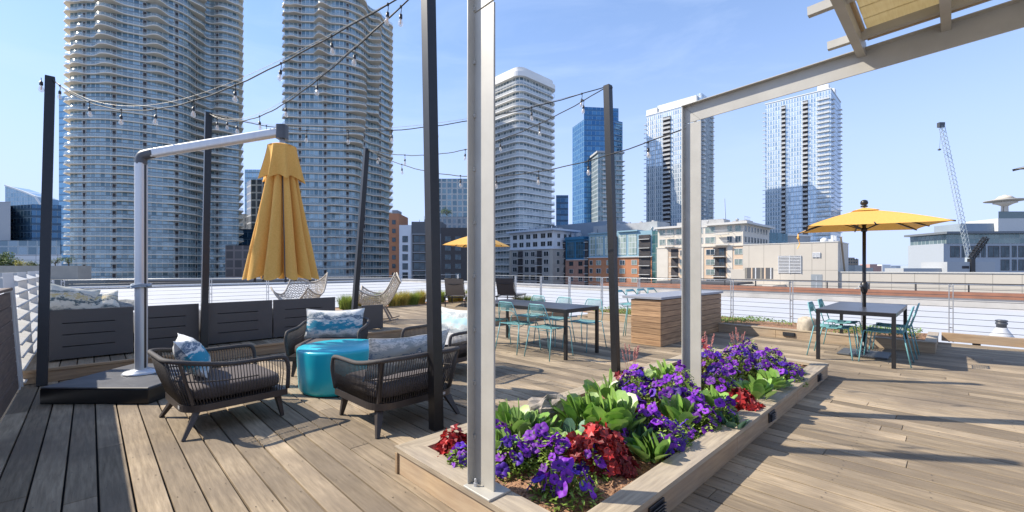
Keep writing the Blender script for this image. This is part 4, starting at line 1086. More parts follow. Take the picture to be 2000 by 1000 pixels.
# infill of the bed
for px,py,r_,h_,l in ((965,905,.10,.22,'green broad leaf plant tucked behind the near frame column'),(1090,905,.11,.20,'small green broad leaf plant between the rock and the nearest petunias'),
   (1270,900,.09,.14,'tiny green broad leaf plant at the front edge beside the purple petunia'),(1330,838,.12,.26,'green broad leaf plant between the two middle petunias'),(1185,800,.17,.36,'green broad leaf plant at the back edge behind the biggest green plant'),
   (1255,775,.13,.30,'green broad leaf plant behind the tall purple petunia'),(1505,765,.11,.22,'small green broad leaf plant near the far end of the planter')):
    broadleaf(px,py,r_,h_,22,l,L=.16,Wd=.12)
for px,py,r_,h_,n_,l in ((975,880,.12,.18,18,'purple petunia tucked behind the near frame column foot'),(1085,925,.12,.21,22,'purple petunia in front of the low blue green leaves'),
   (1205,878,.10,.16,12,'small purple petunia beside the large red plant'),(1265,860,.13,.22,22,'purple petunia between the red plant and the front board'),
   (1230,835,.13,.28,24,'purple petunia behind the small red clump'),(1330,790,.15,.32,26,'purple petunia left of the second frame column foot'),
   (1372,845,.11,.20,16,'small purple petunia hanging near the front cap in the middle'),(1420,765,.15,.28,26,'purple petunia above the dark red clump'),
   (1510,730,.15,.30,24,'purple petunia at the back near the far end'),(1345,760,.14,.34,22,'purple petunia directly behind the second frame column foot')):
    petunia(px,py,r_,h_,n_,l,mix='p')
ruffle(1130,925,.13,.22,180,'bright red ruffled plant between two petunia clumps near the front corner')
# rocks
def rock(p,sx,sy,sz,label,seed,mat=rock_m,rot=0,flat=True):
    r_=random.Random(seed); ph=[r_.uniform(0,6) for _ in range(8)]
    t=MB()
    def f(a,b):
        th=2*PI*a; e=PI*(b-.5); c=lambda v,k:math.copysign(abs(v)**k,v)
        k=1+.10*sin(2*th+ph[0])+(.08 if flat else .02)*sin(5*th+ph[1]+3*e)+(.06 if flat else .02)*sin(7*e+ph[2]+2*th)+.03*sin(13*th+ph[3])+.03*sin(17*e+ph[4]+6*th)
        return (sx*k*c(cos(e),.6)*c(cos(th),.7),sy*k*c(cos(e),.6)*c(sin(th),.7),sz*(.45+.62*k*c(sin(e),.6)))
    t.grid(f,26,12,wrapu=True,smooth=not flat); o=t.build('rock',mat); o.location=p; o.rotation_euler=(0,0,rot); tag(o,label,'rock'); return o
p=inplanter(1070,838); rock(p,.16,.11,.22,'grey brown rock standing among the broad green leaves',3,rot=.4)
q=at(1577,8.1); rock((q.x,q.y,.14),.15,.13,.25,'pale rounded boulder on the rear planter bed left of the right table',5,mat=M('pale_boulder',(.48,.42,.33),.9,c2=(.36,.32,.26),scale=12,bump=.6,detail=9),flat=False)
q=at(1045,14.6); rock((q.x,q.y,.1),.3,.2,.2,'small dark rock beside the grasses near the railing corner',9)
# ground cover in the rear bed
mb=MB()
for i in range(9500):
    y=rp.uniform(.2,6.7); x=rp.uniform(.15,1.5)
    if (sin(y*2.3)+sin(x*6+y*1.1)+rp.uniform(-.6,.6))<-.35 : continue
    hgt=.16+.05*rp.random()+.03*sin(y*3)
    d=Vector((rp.uniform(-1,1),rp.uniform(-1,1),rp.uniform(.1,1))); leaf(mb,Vector((x,y,hgt)),d,rp.uniform(.025,.05),rp.uniform(.014,.022),.2)
o=mb.build('ground_cover',ground_cover,loc=D(9.45,.22),rot=DA); tag(o,'low green ground cover spreading over the rear planter bed','ground cover',kind='stuff')
# grasses
def grass(u,w,z,label,h,mat,n=900,name='grass_clump'):
    t=thing(name,label,'ornamental grass',D(u,w,z),0,'ornamental grasses by the back railing')
    mb=MB()
    for i in range(n):
        a=rp.uniform(0,2*PI); l=h*rp.uniform(.6,1.1); s=rp.uniform(.05,.55); d=Vector((cos(a)*s,sin(a)*s,1)).normalized()
        b=Vector((rp.uniform(-.13,.13),rp.uniform(-.13,.13),0)); q1=b+d*l*.5; q2=b+d*l*.9+Vector((cos(a)*s*l*.35,sin(a)*s*l*.35,-.12*l*s*2))
        sd=Vector((-sin(a),cos(a),0))*.004
        mb.add([b-sd,b+sd,q1+sd,q1-sd,q2],[(0,1,2,3),(3,2,4)])
    mb.build('blades',mat,t); return t
names=['green tipped','golden','pale yellow','olive','amber','bright gold','straw coloured','mixed green','dull gold','light green','sun bleached','deep amber','yellow green']
for k in range(13):
    u=5.1+.37*k; grass(u,11.95+rp.uniform(-.1,.25),.17,'%s grass clump, number %d from the left of the back grass row'%(names[k],k+1) if False else
      '%s grass clump %s'%(names[k],['at the left end of the back grass row','beside the rattan chair','right of the rattan chair','in the left middle of the back grass row','in the middle of the grass row','near the black post','just left of the black post','hidden behind the black post','right of the black post','left of the taupe lounger','behind the taupe lounger','right of the taupe lounger','at the right end of the back grass row'][k]),.50+rp.uniform(-.06,.06),grass_y if k%3 else grass_g)
for k,(px,l) in enumerate(((1012,'golden grass tuft right of the black lounger'),(1030,'olive grass tuft near the railing corner'))):
    q=at(px,13.6); t=grass(0,0,0,l,.5,grass_y if k==0 else grass_g); t.location=(q.x,q.y,.05)
# ---------------- the city ----------------
def cw_(n,*a,**k): return bpy.data.materials.get(n) or curtain(n,*a,**k)
win_frame=M('window_frame_white',(.62,.62,.60),.5)
win_glass=M('window_glass_dark',(.10,.13,.15),.08,.55,c2=(.03,.05,.06),scale=.9,coord='Object')
win_blind=M('window_blind_pale',(.42,.47,.38),.25,.3,c2=(.16,.22,.22),scale=.8)
balc_dark=M('balcony_recess',(.07,.06,.06),.8,c2=(.03,.03,.035),scale=.7)  # flat dark panels; the shade of recesses and openings is in the colour
balc_rail=M('balcony_metal',(.10,.10,.11),.5,.3)
slab_w=M('pale_slab',(.62,.61,.58),.7,c2=(.56,.55,.52),scale=.3)
def win_mesh(frame,glass,w=1,h=1):
    mb=MB(); fr=.09
    # y across, z up, facing -x ; unit size scaled by instance
    mb.box(-.10,0,-w/2,w/2,h-.07,h,0); mb.box(-.10,0,-w/2,w/2,0,.05,0); mb.box(-.10,0,-w/2,-w/2+.05,.05,h-.07,0); mb.box(-.10,0,w/2-.05,w/2,.05,h-.07,0)
    mb.box(-.08,0,-.02,.02,.05,h-.07,0); mb.box(-.045,0,-w/2+.05,w/2-.05,.05,h-.07,1)
    return mb.data('window',[frame,glass])
WM={}
def getwin(k,frame,glass):
    if k not in WM: WM[k]=win_mesh(frame,glass)
    return WM[k]
wA=getwin('light',win_frame,win_blind); wB=getwin('dark',M('window_frame_dark',(.09,.08,.08),.5),win_glass); wC=getwin('lightdark',win_frame,win_glass)
rc=random.Random(5)
def bldg(name,label,near,rot=DA,cat='building',z0=-30,group=None): return thing(name,label,cat,(near[0],near[1],z0),rot,group)
def win(t,y,z,w,h,k='light',face='W'):
    """y along the lit facade (x=0), or x along the shaded one (y=0)"""
    me=WM[k if k!='mix' else rc.choice(('light','lightdark','light'))]
    if face=='W': inst('window',me,t,(-.004,y,z),(0,0,0),(1,w,h))
    else: inst('window',me,t,(y,-.004,z),(0,0,PI/2),(1,w,h))
def wall(t,x0,x1,y0,y1,z0,z1,mat,name='wall',uvm=True): mb=MB(); mb.box(x0,x1,y0,y1,z0,z1,0,uvm); return mb.build(name,mat,t)
Z=lambda z:z+30     # height above city ground
brick=M('orange_brick',(.55,.24,.11),.85,c2=(.46,.19,.09),scale=.6,noise2=(.3,(.38,.18,.12),.5))
brick_b=M('brown_brick',(.46,.25,.17),.85,c2=(.36,.19,.14),scale=.6)
blue_p=M('deep_blue_panel',(.03,.17,.30),.5); blue_l=M('light_blue_panel',(.26,.42,.50),.6)
cream=M('cream_stucco',(.66,.61,.53),.8,c2=(.61,.56,.48),scale=.4); tan=M('tan_stucco',(.66,.50,.36),.8,c2=(.60,.45,.32),scale=.4)
whitep=M('white_stucco',(.66,.68,.70),.8,c2=(.60,.62,.65),scale=.4); greyst=M('grey_stone_wall',(.40,.38,.35),.85,c2=(.34,.32,.30),scale=.5)
slategrey=M('slate_grey_metal',(.26,.31,.36),.7,c2=(.23,.28,.33),scale=.2); lightgrey=M('light_grey_box',(.46,.46,.45),.8,scale=.3)
roofg=M('grey_flat_roof',(.34,.34,.34),.9)
def balcony(t,y0,y1,z,d=1.3,mat=balc_rail,slab=slab_w,face='W'):
    n='balcony'; mb=MB()
    mb.box(-d,0,y0,y1,z-.18,z,0) if face=='W' else mb.box(y0,y1,-d,0,z-.18,z,0)
    o=mb.build(n,slab,t); r_=MB()
    if face=='W':
        r_.box(-d,-d+.05,y0,y1,z+1.0,z+1.07)
        k=int((y1-y0)/.28)
        for i in range(k+1): r_.box(-d,-d+.04,y0+(y1-y0)*i/k-.02,y0+(y1-y0)*i/k+.02,z,z+1)
        for y in (y0,y1): r_.box(-d,0,y-.03,y+.03,z+1,z+1.06)
    else:
        r_.box(y0,y1,-d,-d+.05,z+1,z+1.07); k=int((y1-y0)/.28)
        for i in range(k+1): r_.box(y0+(y1-y0)*i/k-.02,y0+(y1-y0)*i/k+.02,-d,-d+.04,z,z+1)
    r_.build('balcony_rail',mat,o)
# --- cream apartments
n=(65.6,122.0); t=bldg('apartment_building','cream and white apartments with wide roof overhang behind the second frame column',n,group=None)
zt=Z(14.3); fl=2.95
wall(t,0,26,0,26.4,0,Z(7.6),tan); wall(t,.6,26,.6,26.4,Z(7.6),zt-.6,cream)
mb=MB(); mb.box(-.9,26.5,-.9,10.5,zt-.6,zt); mb.box(-.9,26.5,16.5,27,zt-.6,zt); mb.box(.4,26.5,10.5,16.5,zt-.9,zt-.3); mb.build('roof',M('pale_roof_edge',(.66,.64,.60),.7),t)
mb=MB(); mb.box(-.25,0,-.1,26.5,Z(7.45),Z(7.75)); mb.build('cornice',cream,t)
for y0,y1 in ((3.2,4.6),(11.4,12.8),(22.6,26.35)):
    mb=MB(); mb.box(-.12,0,y0,y1,0,Z(7.44)); mb.build('pilaster',cream,t)
for k in range(2):
    z=Z(8.0+k*3.05)
    for y,w in ((1.9,1.6),(4.2,1.4),(9.7,3.0),(13.4,3.0),(16.2,1.6),(19.0,2.4),(22.0,2.4),(24.8,2.0)): inst('window',wA if k or y>9 else wC,t,(.596,y,z+.5),(0,0,0),(1,w,1.9))
    for x in (2.6,5.4,8.2,11.0,13.8,16.6,19.4,22.2): inst('window',wC,t,(x,.596,z+.5),(0,0,PI/2),(1,1.6,1.8))
    o=MB(); 
    balcony(t,4.0,8.0,z,1.2,win_frame)
    balcony(t,20.4,23.6,z,1.2,win_frame)
for k in range(6):
    z=Z(4.6-k*fl)
    for y,w in ((1.6,2.2),(9.4,2.6),(14.4,1.9),(17.6,2.1),(24.2,2.3)): win(t,y,z+.4,w,1.7,'mix')
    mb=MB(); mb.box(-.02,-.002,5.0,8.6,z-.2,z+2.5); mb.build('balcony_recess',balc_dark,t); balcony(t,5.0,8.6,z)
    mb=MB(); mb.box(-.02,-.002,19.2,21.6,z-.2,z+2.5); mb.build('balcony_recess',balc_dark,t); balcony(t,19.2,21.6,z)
    win(t,6.2,z+.3,1.6,1.9,'dark')
    for x in (3,7,11,15,19): win(t,x,z+.4,1.8,1.7,'lightdark',face='U')
for x0,x1,y0,y1,h in ((6,12,8,15,1.9),(8,14,2,6,1.2),(12,18,12,20,2.4),(5,8,18,22,1.5)): wall(t,x0,x1,y0,y1,zt,zt+h,lightgrey,'roof_box',False)
mb=MB()
for k in range(5): mb.bar((3+k*1.2,1,zt),(3+k*1.2,1,zt+1.8),.08); 
mb.bar((3,1,zt+1.8),(8,1,zt+1.8),.08); mb.bar((3,1,zt+.9),(8,1,zt+.9),.08); mb.build('roof_truss',steel_rail,t)
# --- blue / brick apartments
n=(49.2,140.0); t=bldg('apartment_building','orange brick apartments with light and deep blue top floors behind the bar',n)
zt=Z(13.6); LL=47
wall(t,0,20,0,4.2,0,zt-.4,cw_('green_glass_link',(.05,.14,.13),(.10,.22,.20),(.16,.20,.20),1.4,3.0,mortar=.1,metal=.5),'glazed_link')
wall(t,-.2,20,4.2,29.5,0,Z(4.9),brick); wall(t,.1,20,29.5,LL,0,Z(4.2),brick_b)
wall(t,0,20,4.2,29.5,Z(4.9),zt,blue_l,'upper_wall'); wall(t,.3,20,29.5,LL,Z(4.2),Z(11.9),blue_p,'upper_wall')
mb=MB(); mb.box(-.7,20,4.0,29.8,Z(4.75),Z(5.05)); mb.box(-.3,20,29.8,LL-7,Z(4.05),Z(4.35)); mb.build('string_course',win_frame,t)
mb=MB(); mb.box(-.7,20,9.2,17.0,zt,zt+.45); mb.box(-.6,20,18.8,29.6,zt-.1,zt+.3); mb.build('roof_edge',blue_l,t)
mb=MB(); mb.box(-.4,20,31.5,40.5,Z(11.9),Z(13.0)); mb.box(-.2,20,42.2,LL,Z(10.9),Z(11.91)); mb.build('roof_edge',blue_p,t)
gl_tall=cw_('tall_condo_glass',(.22,.30,.26),(.50,.55,.45),(.50,.55,.56),1.15,1.9,mortar=.1,metal=.25,rough=.15)
gl_dk=cw_('tall_condo_glass_dark',(.05,.10,.13),(.12,.2,.23),(.03,.12,.2),1.15,1.9,mortar=.1,metal=.4,rough=.12)
for y0,y1 in ((9.8,12.9),(13.8,16.8),(19.4,22.4),(23.2,26.0),(26.6,29.0)):
    wall(t,-.12,-.003,y0,y1,Z(5.6),Z(12.6),gl_tall,'tall_window')
for y0,y1 in ((32.0,35.6),(36.4,39.8),(42.8,46.0)):
    wall(t,.17,.297,y0,y1,Z(5.0),Z(11.0),gl_dk,'tall_window')
for y0,y1 in ((4.6,8.8),(17.2,18.7),(29.7,31.4),(40.6,42.1)):
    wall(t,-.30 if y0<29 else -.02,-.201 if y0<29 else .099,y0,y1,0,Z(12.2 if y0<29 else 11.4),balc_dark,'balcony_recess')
    for k in range(10): balcony(t,y0+.1,y1-.1,Z(10.8-k*2.95)-.0,1.0 if y0<20 else .8,balc_rail if k>1 else balc_rail)
for k in range(9):
    z=Z(2.1-k*2.95)
    for y in (10.6,15.2,20.6,25.0): inst('window',wA if rc.random()<.7 else wC,t,(-.204,y,z),(0,0,0),(1,2.1,1.75))
    for y in (28.3,): inst('window',wC,t,(-.204,y,z),(0,0,0),(1,1.4,1.75))
    for y in (33.4,37.8,44.2): inst('window',wB if rc.random()<.6 else wC,t,(.096,y,z-.2),(0,0,0),(1,1.9,1.7))
# --- white-grey apartments
n=(15.6,165.0); t=bldg('apartment_building','white and grey stone apartments with flat projecting roof right of the near frame column',n)
zt=Z(16.2)
wall(t,0,14,0,24,0,Z(8.6),greyst); wall(t,.5,14,.5,24,Z(8.6),zt-.7,whitep,'upper_wall')
mb=MB(); mb.box(-1.4,15.5,-1.4,24.4,zt-.7,zt); mb.build('roof',M('blue_white_roof_edge',(.55,.62,.70),.7),t)
mb=MB(); mb.box(-.4,14,-.3,24,Z(8.4),Z(8.8)); mb.build('cornice',whitep,t)
for k in range(2):
    for y in (2.0,5.4,9.6,13.4,17.2,21.0): inst('window',wC,t,(.496,y,Z(9.5+3.2*k)),(0,0,0),(1,2.5,2.0))
    for x in (4,8,11): inst('window',wC,t,(x,.496,Z(9.5+3.2*k)),(0,0,PI/2),(1,1.8,1.8))
for k in range(8):
    z=Z(5.6-k*3.1)
    for y,w in ((3.4,2.6),(10.4,2.2),(13.8,2.2),(20.6,2.6)): inst('window',wB if y in (10.4,13.8) and k>1 else wC,t,(-.004,y,z),(0,0,0),(1,w,2.0))
    for y0,y1 in ((5.6,8.2),(16.0,18.8)):
        mb=MB(); mb.box(-.02,-.002,y0,y1,z-.6,z+2.3); mb.build('balcony_recess',balc_dark,t); balcony(t,y0,y1,z-.4,1.2)
    for x in (3,7,11): win(t,x,z,1.8,1.8,'lightdark',face='U')
wall(t,-.1,0,0,1.6,0,Z(8.39),M('beige_stone_pier',(.48,.44,.38),.85),'pier',False); wall(t,-.1,0,22.6,24,0,Z(8.39),bpy.data.materials['beige_stone_pier'],'pier',False)
# roof clutter on the three apartment blocks
rk=random.Random(9)
for tt,x0,y0,y1,zr,n_ in ((bpy.data.objects['apartment_building'],4,1,25,44.3,7),(bpy.data.objects['apartment_building.001'],4,5,45,43.4,14),(t,4,2,22,46.2,7)):
    for k in range(n_):
        y=rk.uniform(y0,y1); x=x0+rk.uniform(-1.5,5); a=rk.uniform(.5,1.4); h=rk.uniform(.4,1.3)
        mb=MB()
        if k%3==0: mb.lathe([(a*.35,0),(a*.35,h),(a*.5,h+.05),(a*.45,h+.25),(.05,h+.4)],10,(x,y,zr)); mb.build('roof_fan',steel_rail,tt)
        elif k%3==1: mb.box(x,x+a*1.4,y,y+a*2,zr,zr+h); mb.box(x+.1,x+a,y+.2,y+a,zr+h,zr+h+.2); mb.build('roof_unit',lightgrey,tt)
        else: mb.bar((x,y,zr),(x,y,zr+h+1.0),.12); mb.build('roof_pipe',balc_rail,tt)
# podium blocks behind the apartments
q=at(1205,176); t=bldg('podium_building','slate grey windowless block above the brick apartments',(q.x-2,q.y)); wall(t,0,12,0,32,0,Z(20.4),slategrey,uvm=False)
q=at(1290,156); t=bldg('podium_building','light grey box with small vents above the blue top floors',(q.x-.5,q.y+2)); wall(t,0,10,0,28,0,Z(18.2),lightgrey,uvm=False)
for k in range(5): wall(t,3,4,3+k*5,3.8+k*5,Z(18.2),Z(19.0),M('vent_grey',(.5,.5,.5),.5) if k==0 else bpy.data.materials['vent_grey'],'roof_vent',False)
wall(t,-.1,0,18,19.2,Z(15.2),Z(15.7),win_frame,'wall_vent',False)

# --- curved towers
def tower(name,label,plan,back,z0,z1,pitch,seed,glass,slabm,railm,amp=1.5,cat='tower'):
    t=thing(name,label,cat,(plan[0][0],plan[0][1],-30)); ox,oy=plan[0]
    pts=catmull([(x-ox,y-oy,0) for x,y in plan],8); pb=[Vector((x-ox,y-oy,0)) for x,y in back]
    poly=pts+pb; nF=len(pts)
    # outward normals on the front run
    core=[]
    N=[]
    for i,p in enumerate(poly):
        a=poly[i-1]; b=poly[(i+1)%len(poly)]; d=(b-a).normalized(); nn=Vector((d.y,-d.x,0)); N.append(nn)
    mb=MB(); mb.prism([(p.x,p.y) for p in poly],Z(z0)-3.2,Z(z1),uvm=True,smooth=False); mb.build('glass_wall',glass,t)
    L=[0]
    for a,b in zip(pts,pts[1:]): L.append(L[-1]+(b-a).length)
    r_=random.Random(seed); n=int((z1-z0)/pitch)
    bumps=[]
    x=4
    while x<L[-1]-2: bumps.append((x,r_.uniform(3.5,6),r_.uniform(.7,1.15),r_.uniform(0,6.3))); x+=r_.uniform(10,14)
    for k in range(n+1):
        z=Z(z0+k*pitch); out=[]
        hf=min(1,.35+k/n*1.1)
        for i,p in enumerate(poly):
            if i<nF:
                s=L[i]; o=.8
                en=max(0,min(1,min(s,L[-1]-s)/7-.15))
                for (c,w,a,ph) in bumps:
                    kk=.55+.45*sin(k*.42/1.6+ph); d=(s-c-2.5*sin(k*.16+ph))/w
                    if abs(d)<1: o+=amp*a*kk*hf*en*(cos(PI*d/2)**2)
                e=min(1,min(i,nF-1-i)/3+.3)
                o+=1.0*(1-min(1,min(s,L[-1]-s)/4))
            else: o=.8
            out.append(p+N[i]*o)
        mb=MB(); mb.prism([(p.x,p.y) for p in out],z-.30,z,0); f=mb.build('floor_slab',slabm,t)
        rl=MB(); q=[p-N[i]*.15 for i,p in enumerate(out)][:nF]
        vs=[(p.x,p.y,z+.001) for p in q]+[(p.x,p.y,z+1.1) for p in q]+[(p.x-N[i].x*.06,p.y-N[i].y*.06,z+.001) for i,p in enumerate(q)]+[(p.x-N[i].x*.06,p.y-N[i].y*.06,z+1.1) for i,p in enumerate(q)]; m=nF
        fs=[(i,i+1,m+i+1,m+i) for i in range(m-1)]+[(m+i,m+i+1,3*m+i+1,3*m+i) for i in range(m-1)]+[(2*m+i+1,2*m+i,3*m+i,3*m+i+1) for i in range(m-1)]
        rl.add(vs,fs,0,True); rl.build('glass_balustrade',railm,f)
    # door-height white window frames on the wall at a few bays
    bays=[s for s in range(6,int(L[-1])-3,9)]
    for s in bays:
        i=min(range(nF),key=lambda j:abs(L[j]-s)); p=poly[i]+N[i]*.08; a=math.atan2(N[i].y,N[i].x)
        mb=MB()
        for k in range(n):
            z=Z(z0+k*pitch)
            for y in (-.55,.55): 
                c=Vector((p.x-sin(a)*y,p.y+cos(a)*y,0)); mb.bar((c.x,c.y,z+.1),(c.x,c.y,z+2.5),.12,.12)
            c0=Vector((p.x-sin(a)*.55,p.y+cos(a)*.55,z+2.5)); c1=Vector((p.x+sin(a)*.55,p.y-cos(a)*.55,z+2.5)); mb.bar(c0,c1,.12,.12)
            g=Vector((p.x,p.y,z+.1)); mb.bar(g,(g.x,g.y,z+2.45),1.0,.06,up=(cos(a),sin(a),0),mi=1)
        mb.build('door_column',[win_frame,balc_dark],t)
    return t
glassT=cw_('tower_glass',(.09,.165,.21),(.32,.44,.50),(.50,.54,.52),1.6,3.12,mortar=.12,metal=.35,rough=.10,sp=(.16,.20,.22),spf=.10,frough=.5)
slabT=M('tower_slab_tan',(.80,.71,.58),.75,c2=(.72,.63,.52),scale=.1)
slabT2=M('tower_slab_tan_light',(.76,.65,.52),.75,c2=(.68,.58,.46),scale=.1)
railT=M('pale_glass_balustrade',(.62,.68,.66),.2,.15,c2=(.56,.63,.62),scale=.2,alpha=.26)
P=lambda l:[(at(px,Y).x,Y) for px,Y in l]
tower('curved_tower','wide curved residential tower with wavy balcony slabs at left',P([(137,151),(165,150.3),(210,150.6),(265,153.5),(310,157),(345,160.5),(368,164.5),(388,171),(410,174.5),(440,175.5),(466,178.5)]),
      P([(462,196)])+[(-136,214),(-172,190)],-3.3,127,3.12,3,glassT,slabT,railT,4.6)
tower('curved_tower','narrower curved residential tower with stacked wavy slabs behind the folded umbrella',P([(556,169.5),(575,170),(600,170),(640,171),(668,171.6),(688,173.8),(705,178),(723,184),(742,188.5),(760,195)]),
      P([(755,212)])+[(-70,215),(-82,182)],-2.2,112,3.12,8,glassT,slabT2,railT,5.0)
# podium under curved towers
t=thing('podium_building','dark low podium along the street under the curved towers','podium',(at(90,140).x,96,-30),R(8))
mb=MB(); mb.box(0,120,0,8,0,28.1); mb.build('wall',cw_('podium_dark',(.05,.05,.055),(.10,.10,.10),(.14,.13,.12),4,2.2,mortar=.15,metal=.1,rough=.5),t)
mb=MB(); mb.box(-1,121,-.4,8,28.1,28.5); mb.build('roof_edge',M('grey_podium_edge',(.30,.30,.30),.8),t)

# --- rounded white tower (slab bands)
def banded(name,label,near,LU_,LW_,z1,pitch,glass,band,rot=DA,r=4,top=6,z0=-30):
    t=thing(name,label,'tower',(near[0],near[1],z0),rot)
    def rr_(o,k=8):
        P=[]; a,b,c,d=-o,LU_+o,-o,LW_+o; q=r+o
        for cx,cy,s in ((b-q,d-q,0),(a+q,d-q,90),(a+q,c+q,180),(b-q,c+q,270)):
            for i in range(k+1): th=R(s+90*i/k); P.append((cx+q*cos(th),cy+q*sin(th)))
        return P
    mb=MB(); mb.prism(rr_(-1.2),0,z1-z0-top+3,uvm=True); mb.build('glass_wall',glass,t)
    n=int((z1-top-(-8))/pitch)
    for k in range(n):
        z=z1-z0-top-pitch*k
        mb=MB(); mb.prism(rr_(.3 if k else -.4),z-.32,z,0)
        # solid balcony rails with gaps
        o=mb.build('floor_slab',band,t)
        P_=rr_(.28); rl=MB(); m=len(P_)
        vs=[(p[0],p[1],z+.001) for p in P_]+[(p[0],p[1],z+1.0) for p in P_]
        rl.add(vs,[(i,(i+1)%m,m+(i+1)%m,m+i) for i in range(m)],0,True); rl.build('balustrade',railT2,o)
    mb=MB(); mb.prism(rr_(.5),z1-z0-top+3.0,z1-z0-.9); mb.build('crown_band',band,t)
    mb=MB(); mb.prism(rr_(-.6),z1-z0-.9,z1-z0+1.2); mb.build('penthouse',band,t)
    return t
railT2=M('white_balustrade',(.74,.75,.73),.3,.0,alpha=.5)
slabW=M('white_tower_slab',(.80,.78,.73),.7,c2=(.74,.72,.68),scale=.1)
glW=cw_('white_tower_glass',(.10,.16,.2),(.42,.47,.47),(.60,.60,.57),1.9,3.1,mortar=.16,metal=.35,rough=.12)
banded('residential_tower','white rounded residential tower with stacked balcony bands right of the near frame column',(3.3,183),25,22,86,3.1,glW,slabW)

# --- generic glass towers: prism with curtain wall
def gtower(label,pts,z1,mat,z0=-30,name='glass_tower',cat='tower',roofm=None,extra=None):
    ox,oy=pts[0]; t=thing(name,label,cat,(ox,oy,z0)); mb=MB(); mb.prism([(x-ox,y-oy) for x,y in pts],0,z1-z0,uvm=True,cap=False); 
    mb.build('facade',mat,t); rf=MB(); rf.prism([(x-ox,y-oy) for x,y in pts],z1-z0-.2,z1-z0-.1); rf.build('roof',roofm or roofg,t); return t
def PX(px,Y): v=at(px,Y); return (v.x,Y)
gBlue=cw_('blue_curtain_wall',(.04,.14,.29),(.08,.22,.38),(.20,.34,.46),3.0,3.6,mortar=.14,metal=.6,rough=.05,sp=(.05,.15,.28),spf=.28)
gDeep=cw_('deep_blue_curtain_wall',(.03,.09,.17),(.07,.16,.26),(.14,.22,.30),2.6,3.4,mortar=.14,metal=.6,rough=.07,sp=(.03,.08,.14),spf=.3)
gPale=cw_('pale_blue_curtain_wall',(.22,.36,.47),(.34,.48,.58),(.48,.56,.60),2.4,3.4,mortar=.18,metal=.55,rough=.07,sp=(.20,.30,.38),spf=.25)
t=gtower('deep blue office tower with flat top left of the post by the bar',[PX(1118,318),PX(1141,300),PX(1200,302),PX(1216,306),PX(1212,330),PX(1150,335)],104,gBlue)
ox,oy=PX(1118,318)
mb=MB(); mb.prism([(x-ox,y-oy) for x,y in (PX(1140.4,301),PX(1208,304),PX(1200,330),PX(1148,328))],133.9,143,uvm=True,cap=False); mb.prism([(x-ox,y-oy) for x,y in (PX(1140.4,301),PX(1208,304),PX(1200,330),PX(1148,328))],142.8,142.9); mb.build('crown',gBlue,t)
mb=MB(); 
for z in range(40,134,4): mb.bar((PX(1200,302)[0]-ox,302-oy-.4,z),(PX(1215,306)[0]-ox,306-oy-.4,z),.5,.5)
mb.build('ledge',M('blue_grey_ledge',(.20,.28,.36),.5),t)
# reflection in the blue tower's glass, built as an added block with balconies
t=thing('residential_tower','reflection of a grey green balcony tower in the deep blue office tower, built as a block','tower',(*PX(1168,286),-30),R(8))
mb=MB(); mb.prism([(0,0),(17,0),(17,16),(0,16)],0,Z(77),uvm=True); mb.build('facade',cw_('grey_green_glass',(.10,.15,.17),(.26,.34,.34),(.36,.40,.40),1.8,3.1,mortar=.22,metal=.45,rough=.1,sp=(.30,.34,.35),spf=.2),t)
for k in range(26):
    z=Z(72-k*3.1); mb=MB(); mb.box(3,6,-1.3,0,z-.25,z); mb.box(3,6,-1.35,-1.3,z,z+1); mb.build('balcony',slab_w,t); mb=MB(); mb.box(12.5,18.4,-1.3,3,z-.25,z); mb.build('balcony',slab_w,t)
mb=MB(); mb.box(-1,18,-1,16,Z(77),Z(78.2)); mb.build('roof_edge',lightgrey,t)

# --- two residential glass towers at right
def restower(label,near,LW_,LU_,z1,glassL,glassR,cols,rot=DA,extra=0,pitch=3.05):
    t=thing('residential_tower',label,'tower',(near[0],near[1],-30),rot); H=z1+30
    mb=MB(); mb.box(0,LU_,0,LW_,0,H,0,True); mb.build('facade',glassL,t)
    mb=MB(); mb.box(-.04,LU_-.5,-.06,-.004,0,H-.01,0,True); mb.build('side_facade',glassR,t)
    n=int((z1-6+8)/pitch)
    for (y0,y1,kind) in cols:
        if kind=='n': continue
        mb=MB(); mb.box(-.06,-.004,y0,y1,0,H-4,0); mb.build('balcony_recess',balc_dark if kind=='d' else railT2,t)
    kinds=[]
    for (y0,y1,kind) in cols: kinds.append([(-1.3,-.06,y0,y1,-.22,0,0),(-1.3,-1.22,y0,y1,0,1.0,1)])
    kinds.append([(-.9,.6,LW_,LW_+1.6,-.22,0,0)])
    kinds.append([(2,5.5,-1.4,-.06,-.22,0,0),(2,5.5,-1.4,-1.33,0,1,1)])
    kinds.append([(LU_-5,LU_-1.5,-1.4,-.06,-.22,0,0)])
    ks=[]
    for bs in kinds:
        mb=MB()
        for b_ in bs: mb.box(*b_)
        ks.append((mb,mb.data('balcony',[slabW,railT2])))
    many=MB(); cnt=0
    for k in range(n):
        z=H-6-k*pitch
        for mb,me in ks:
            if cnt<100: inst('balcony',me,t,(0,0,z)); cnt+=1
            else:
                for i,f in enumerate(mb.f): many.add([(mb.v[j][0],mb.v[j][1],mb.v[j][2]+z) for j in f],[tuple(range(len(f)))],mb.m[i])
    if many.v: many.build('lower_balconies',[slabW,railT2],t)['kind']='stuff'
    mb=MB(); mb.box(-.3,LU_+.3,-.3,LW_+.3,H,H+.5); mb.build('roof_edge',slabW,t)
    return t,H
gRes=cw_('residence_glass',(.30,.40,.48),(.66,.74,.78),(.74,.74,.72),1.55,3.05,mortar=.22,metal=.5,rough=.06,sp=(.38,.44,.48),spf=.18)
